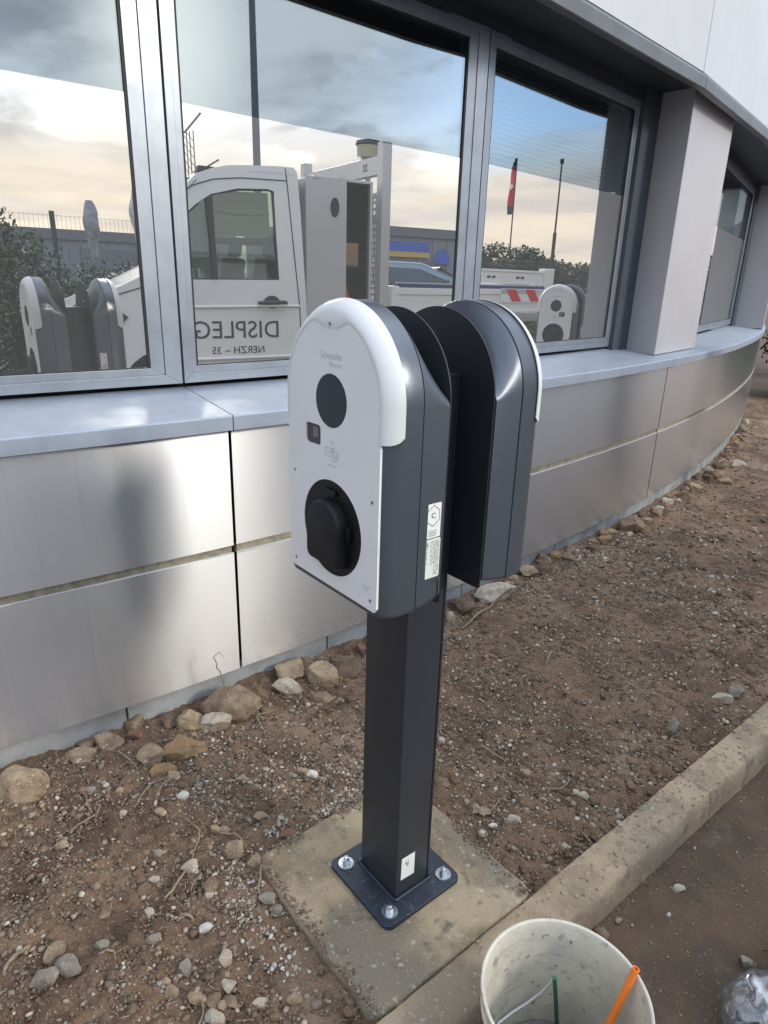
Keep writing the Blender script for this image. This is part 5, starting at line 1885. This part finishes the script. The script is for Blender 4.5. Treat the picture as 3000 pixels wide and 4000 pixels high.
def tree(x, y, h, cr, lab, seed, pal=GREEN, n=4200, trunkh=None):
    e = empty('tree', (x, y, -0.1))
    rr = random.Random(seed)
    blobs = []
    for k in range(11):
        a = rr.uniform(0, 2 * PI)
        d = cr * rr.uniform(0, 0.75)
        blobs.append((d * math.cos(a), d * math.sin(a), h * rr.uniform(0.45, 0.85), cr * rr.uniform(.3, .5), cr * rr.uniform(.3, .5), h * rr.uniform(.10, .17)))
    leaves('crown', blobs, n, 0.085, pal, e, seed)
    t = MB()
    t.tube([(0, 0, 0), (0.05, 0, h * .3), (0.0, 0.1, h * .6)], [0.13, 0.10, 0.05], 8)
    for b in blobs[:7]:
        t.tube([(0.03, 0, h * rr.uniform(.25, .4)), (b[0] * .5, b[1] * .5, b[2] * .75), b[:3]], [0.06, 0.04, 0.012], 6)
    t.build('trunk', M_wood, e, smooth=60)
    tag(e, lab, 'tree', 'trees on the horizon')


tree(13.4, 27.6, 3.1, 1.9, 'leftmost grey green tree mirrored behind the truck bed', 21)
tree(11.8, 28.9, 3.35, 1.9, 'tallest tree mirrored right of the red flag pole', 22)
tree(10.8, 30.2, 2.9, 1.7, 'rounded tree mirrored left of the tall dark pole', 23)
tree(9.3, 31.5, 2.75, 2.2, 'low spreading tree mirrored right of the tall dark pole', 24)
tree(7.4, 32.0, 2.6, 2.2, 'last low tree mirrored at the column edge of the third window', 25, LIGHTG)
tree(38.0, 18.5, 4.2, 2.2, 'dark far tree mirrored at the corner of the long grey shed', 26)


def shed(x, y, rz, lx, ly, h, lab, sign=False):
    e = empty('warehouse', (x, y, -0.1), rz)
    MB().box(0, lx, 0, ly, 0, h).build('wall', M_shed, e)
    rb_ = MB()
    for yy in np.arange(0.5, ly, 1.0):
        rb_.box(-0.05, 0.0, yy, yy + .25, 0, h - .5)
    rb_.build('wall_rib', M_shed, e)
    MB().box(-0.12, lx + .1, -0.1, ly + .1, h - .35, h + .15).build('roof_edge', M_shedr, e)
    for yy in (ly * .3, ly * .7):
        d = MB().box(-0.08, -0.03, yy, yy + 3.0, 0, 2.6).build('roller_door', M_shedr, e)
    if sign:
        sg = MB().box(-0.16, -0.10, sign, sign + 3.0, h - 1.15, h - 0.65).build('sign', M_signb, e)
        MB().box(-0.17, -0.11, sign, sign + 3.0, h - 1.45, h - 1.16).build('sign_stripe', M_signy, sg)
        MB().prism(arc(sign + 3.9, h - 1.75, 0.55, 0, 180, 16, 0.85), lambda u, v, w: (w, u, v), -0.17, -0.11).build('sign_emblem', M_signb, sg)
    tag(e, lab, 'warehouse', 'warehouses beyond the fence')
    return e


shed(37.0, -14.0, 0, 14, 32, 3.35, 'long low grey warehouse mirrored in the left window')
shed(27.6, 22.5, rad(14), 12, 15, 4.2, 'grey warehouse with a blue and yellow sign mirrored behind the truck bed', sign=4.2)


M_cwin = mat('car_side_glass', (0.09, 0.13, 0.14), 0.1)


def car(x, y, rz, m, lab):
    e = empty('parked_car', (x, y, -0.085), rz)
    body = [(-2.05, .30), (-2.10, .55), (-2.0, .82), (-1.15, 1.0), (-0.55, 1.42), (0.0, 1.52), (0.9, 1.50), (1.65, 1.25), (1.98, 0.95), (2.05, 0.55), (2.0, .30)]
    b = MB()
    rings = []
    for w, s_, dz in ((-0.86, .97, 0.0), (-0.88, 1.0, 0), (-0.80, 1.0, 0.02), (0.80, 1.0, 0.02), (0.88, 1.0, 0), (0.86, .97, 0.0)):
        rings.append([(u * s_, (w if v < 1.0 else w * 0.80), v + dz) for u, v in body])
    b.loft(rings)
    b.build('body', m, e, smooth=35)
    for sy in (-1, 1):
        for wp in ([(-0.95, 1.02), (-0.5, 1.36), (0.05, 1.43), (0.05, 1.02)], [(0.12, 1.02), (0.12, 1.43), (0.85, 1.41), (1.45, 1.20), (1.5, 1.02)]):
            MB().prism(wp, lambda u, v, w, sy=sy: (u, sy * (0.865 - (v - 1.0) * 0.30 + w), v), 0.0, 0.012).build('side_window', M_cwin, e)
    MB().prism([(-1.12, 1.03), (-0.60, 1.40), (-0.58, 1.42), (-1.10, 1.05)], lambda u, v, w: (u, w, v), -0.62, 0.62).build('windscreen', M_tblack, e)
    MB().prism([(1.30, 1.44), (1.72, 1.22), (1.74, 1.24), (1.32, 1.46)], lambda u, v, w: (u, w, v), -0.58, 0.58).build('rear_window', M_tblack, e)
    for u in (-1.3, 1.3):
        for sy in (-1, 1):
            MB().prism(arc(u, 0.31, 0.31, 0, 360, 20)[:-1], lambda a, v, w: (a, w, v), sy * 0.72, sy * 0.89).build('wheel', M_tyre, e, bevel=0.02)
    tag(e, lab, 'car', 'cars parked behind the hedge')
    return e


cb_ = car(9.2, 10.1, rad(118), M_carb, 'pale blue people carrier mirrored behind the green hedge')
cb_.scale = (1.2, 1.1, 1.22)
car(7.6, 16.2, rad(60), M_carw, 'white car mirrored beside the second window frame')
car(9.3, 3.3, rad(95), M_card, 'dark car whose roof glints above the mirrored hedge')

# lamp post, crane mast, flag, second pole, furled banners
lp = empty('lamp_post', (8.82, 6.88, -0.1))
tag(lp, 'tall grey lamp post mirrored rising above the truck cab', 'lamp post')
MB().tube([(0, 0, 0), (0, 0, 4.0), (0, 0, 8.2)], [0.085, 0.07, 0.045], 14).build('pole', M_pole, lp, smooth=50)
MB().box(-0.75, 0.1, -0.12, 0.12, 8.15, 8.27).build('lamp_head', M_pole, lp, bevel=0.03)
cr = empty('lattice_mast', (51.8, 28.2, 0))
tag(cr, 'faint lattice mast mirrored at the left edge of the second window', 'mast')
mb = MB()
for sx in (-.3, .3):
    for sy in (-.3, .3):
        mb.tube([(sx, sy, 0), (sx, sy, 12.2)], 0.05, 5)
for k in range(20):
    z = k * 0.6
    mb.tube([(-.3, -.3, z), (.3, -.3, z + .6)], 0.03, 4)
    mb.tube([(-.3, .3, z), (-.3, -.3, z + .6)], 0.03, 4)
mb.build('mast', M_pole, cr)
mb = MB().tube([(0, -0.3, 12), (0, 1.2, 13.6)], 0.10, 6)
mb.build('jib', M_pole, cr)
fl = empty('flag', (7.70, 19.6, -0.1), rad(-68))
tag(fl, 'red feather flag with a black tip mirrored above the truck bed', 'flag')
MB().tube([(0, 0, 0), (0, 0, 5.15)], [0.03, 0.018], 8).build('flag_pole', M_tgrey, fl, smooth=60)
fo2 = []
zz_ = np.linspace(3.55, 5.15, 14)
rings = []
for k, z in enumerate(zz_):
    t = (z - 3.55) / 1.6
    w_ = 0.27 * (1 if t < .7 else 1 - ((t - .7) / .3) ** 1.5 * 0.85)
    rings.append([(0.02 * math.sin(z * 6), 0, z), (0.02, w_ * .5, z), (0.03 * math.sin(z * 5 + 1), w_, z), (0.015, w_ * .5, z)])
cl = MB().loft(rings[2:12])
c_o = cl.build('flag_cloth', M_cloth_red, fl, smooth=60)
MB().loft(rings[:3]).build('flag_cloth', M_tgrey, fl, smooth=60)
MB().loft(rings[11:]).build('flag_cloth', M_tblack, fl, smooth=60)
MB().prism(arc(0.13, 4.35, 0.075, 0, 360, 10)[:-1], lambda u, v, w: (w, u, v), -0.05, 0.05).build('flag_emblem', M_tpaint, c_o)
p2 = empty('signal_pole', (4.20, 14.98, -0.1))
tag(p2, 'tall dark pole with a thicker foot mirrored right of the red flag', 'pole')
MB().tube([(0, 0, 0), (0, 0, 2.65), (0, 0, 2.66), (0, 0, 4.2)], [0.045, 0.042, 0.024, 0.018], 10).build('pole', M_tgrey, p2, smooth=50)
MB().tube([(0, 0, 4.14), (0, 0, 4.24)], 0.045, 8).build('pole_head', M_tgrey, p2)


def banner(x, y, z0, z1, w, m, lab, seed):
    e = empty('furled_banner', (x, y, -0.1))
    rr = random.Random(seed)
    rings = []
    n = 18
    for k in range(17):
        t = k / 16
        z = z0 + (z1 - z0) * t
        prof_ = 0.45 + 0.25 * min(1, t * 3) + 0.45 * max(0, math.sin(PI * min(1, max(0, (t - .35) / .6)))) if t < .97 else 0.5
        rings.append([(w * prof_ * .5 * math.cos(2 * PI * i / n) * (1 + .12 * noise.noise(Vector((i * .9, k * .6, seed)))),
                       w * prof_ * .5 * math.sin(2 * PI * i / n) * (1 + .12 * noise.noise(Vector((i * .9, k * .6, seed + 5)))) + 0.012 * math.sin(k), z) for i in range(n)])
    MB().loft(rings).build('banner_cloth', m, e, smooth=50)
    MB().tube([(0, 0, 0), (0, 0, z0 + .1)], 0.05, 8).build('banner_pole', M_pole, e)
    tag(e, lab, 'banner', 'furled banners behind the hedge')


banner(12.34, 3.12, 1.6, 2.85, 0.27, M_cloth_grey, 'crumpled grey banner mirrored above the hedge in the left window', 3)
banner(10.2, 3.50, 1.6, 3.0, 0.34, M_cloth_white, 'white furled banner mirrored next to the window frame', 8)

# bright shrubs and a low kerb beyond the bend of the building, at the right edge
bush(-2.75, 9.9, [(0, 0, .75, .42, .5, .35), (-.35, .4, .7, .4, .4, .4), (.3, .3, .85, .4, .4, .4), (.5, .9, .6, .4, .4, .5), (-.3, -.1, .9, .3, .3, .3)], 12000, 0.035, LIGHTG, 'bright green shrub past the bend of the wall at the right edge', 'bush', 31)
bush(-3.2, 13.5, [(0, 0, 1.2, 1.2, 1.2, .9), (1.2, .4, 1.1, .8, .8, .8)], 6000, 0.07, GREEN, 'darker shrub behind the bright one at the right edge', 'bush', 32)
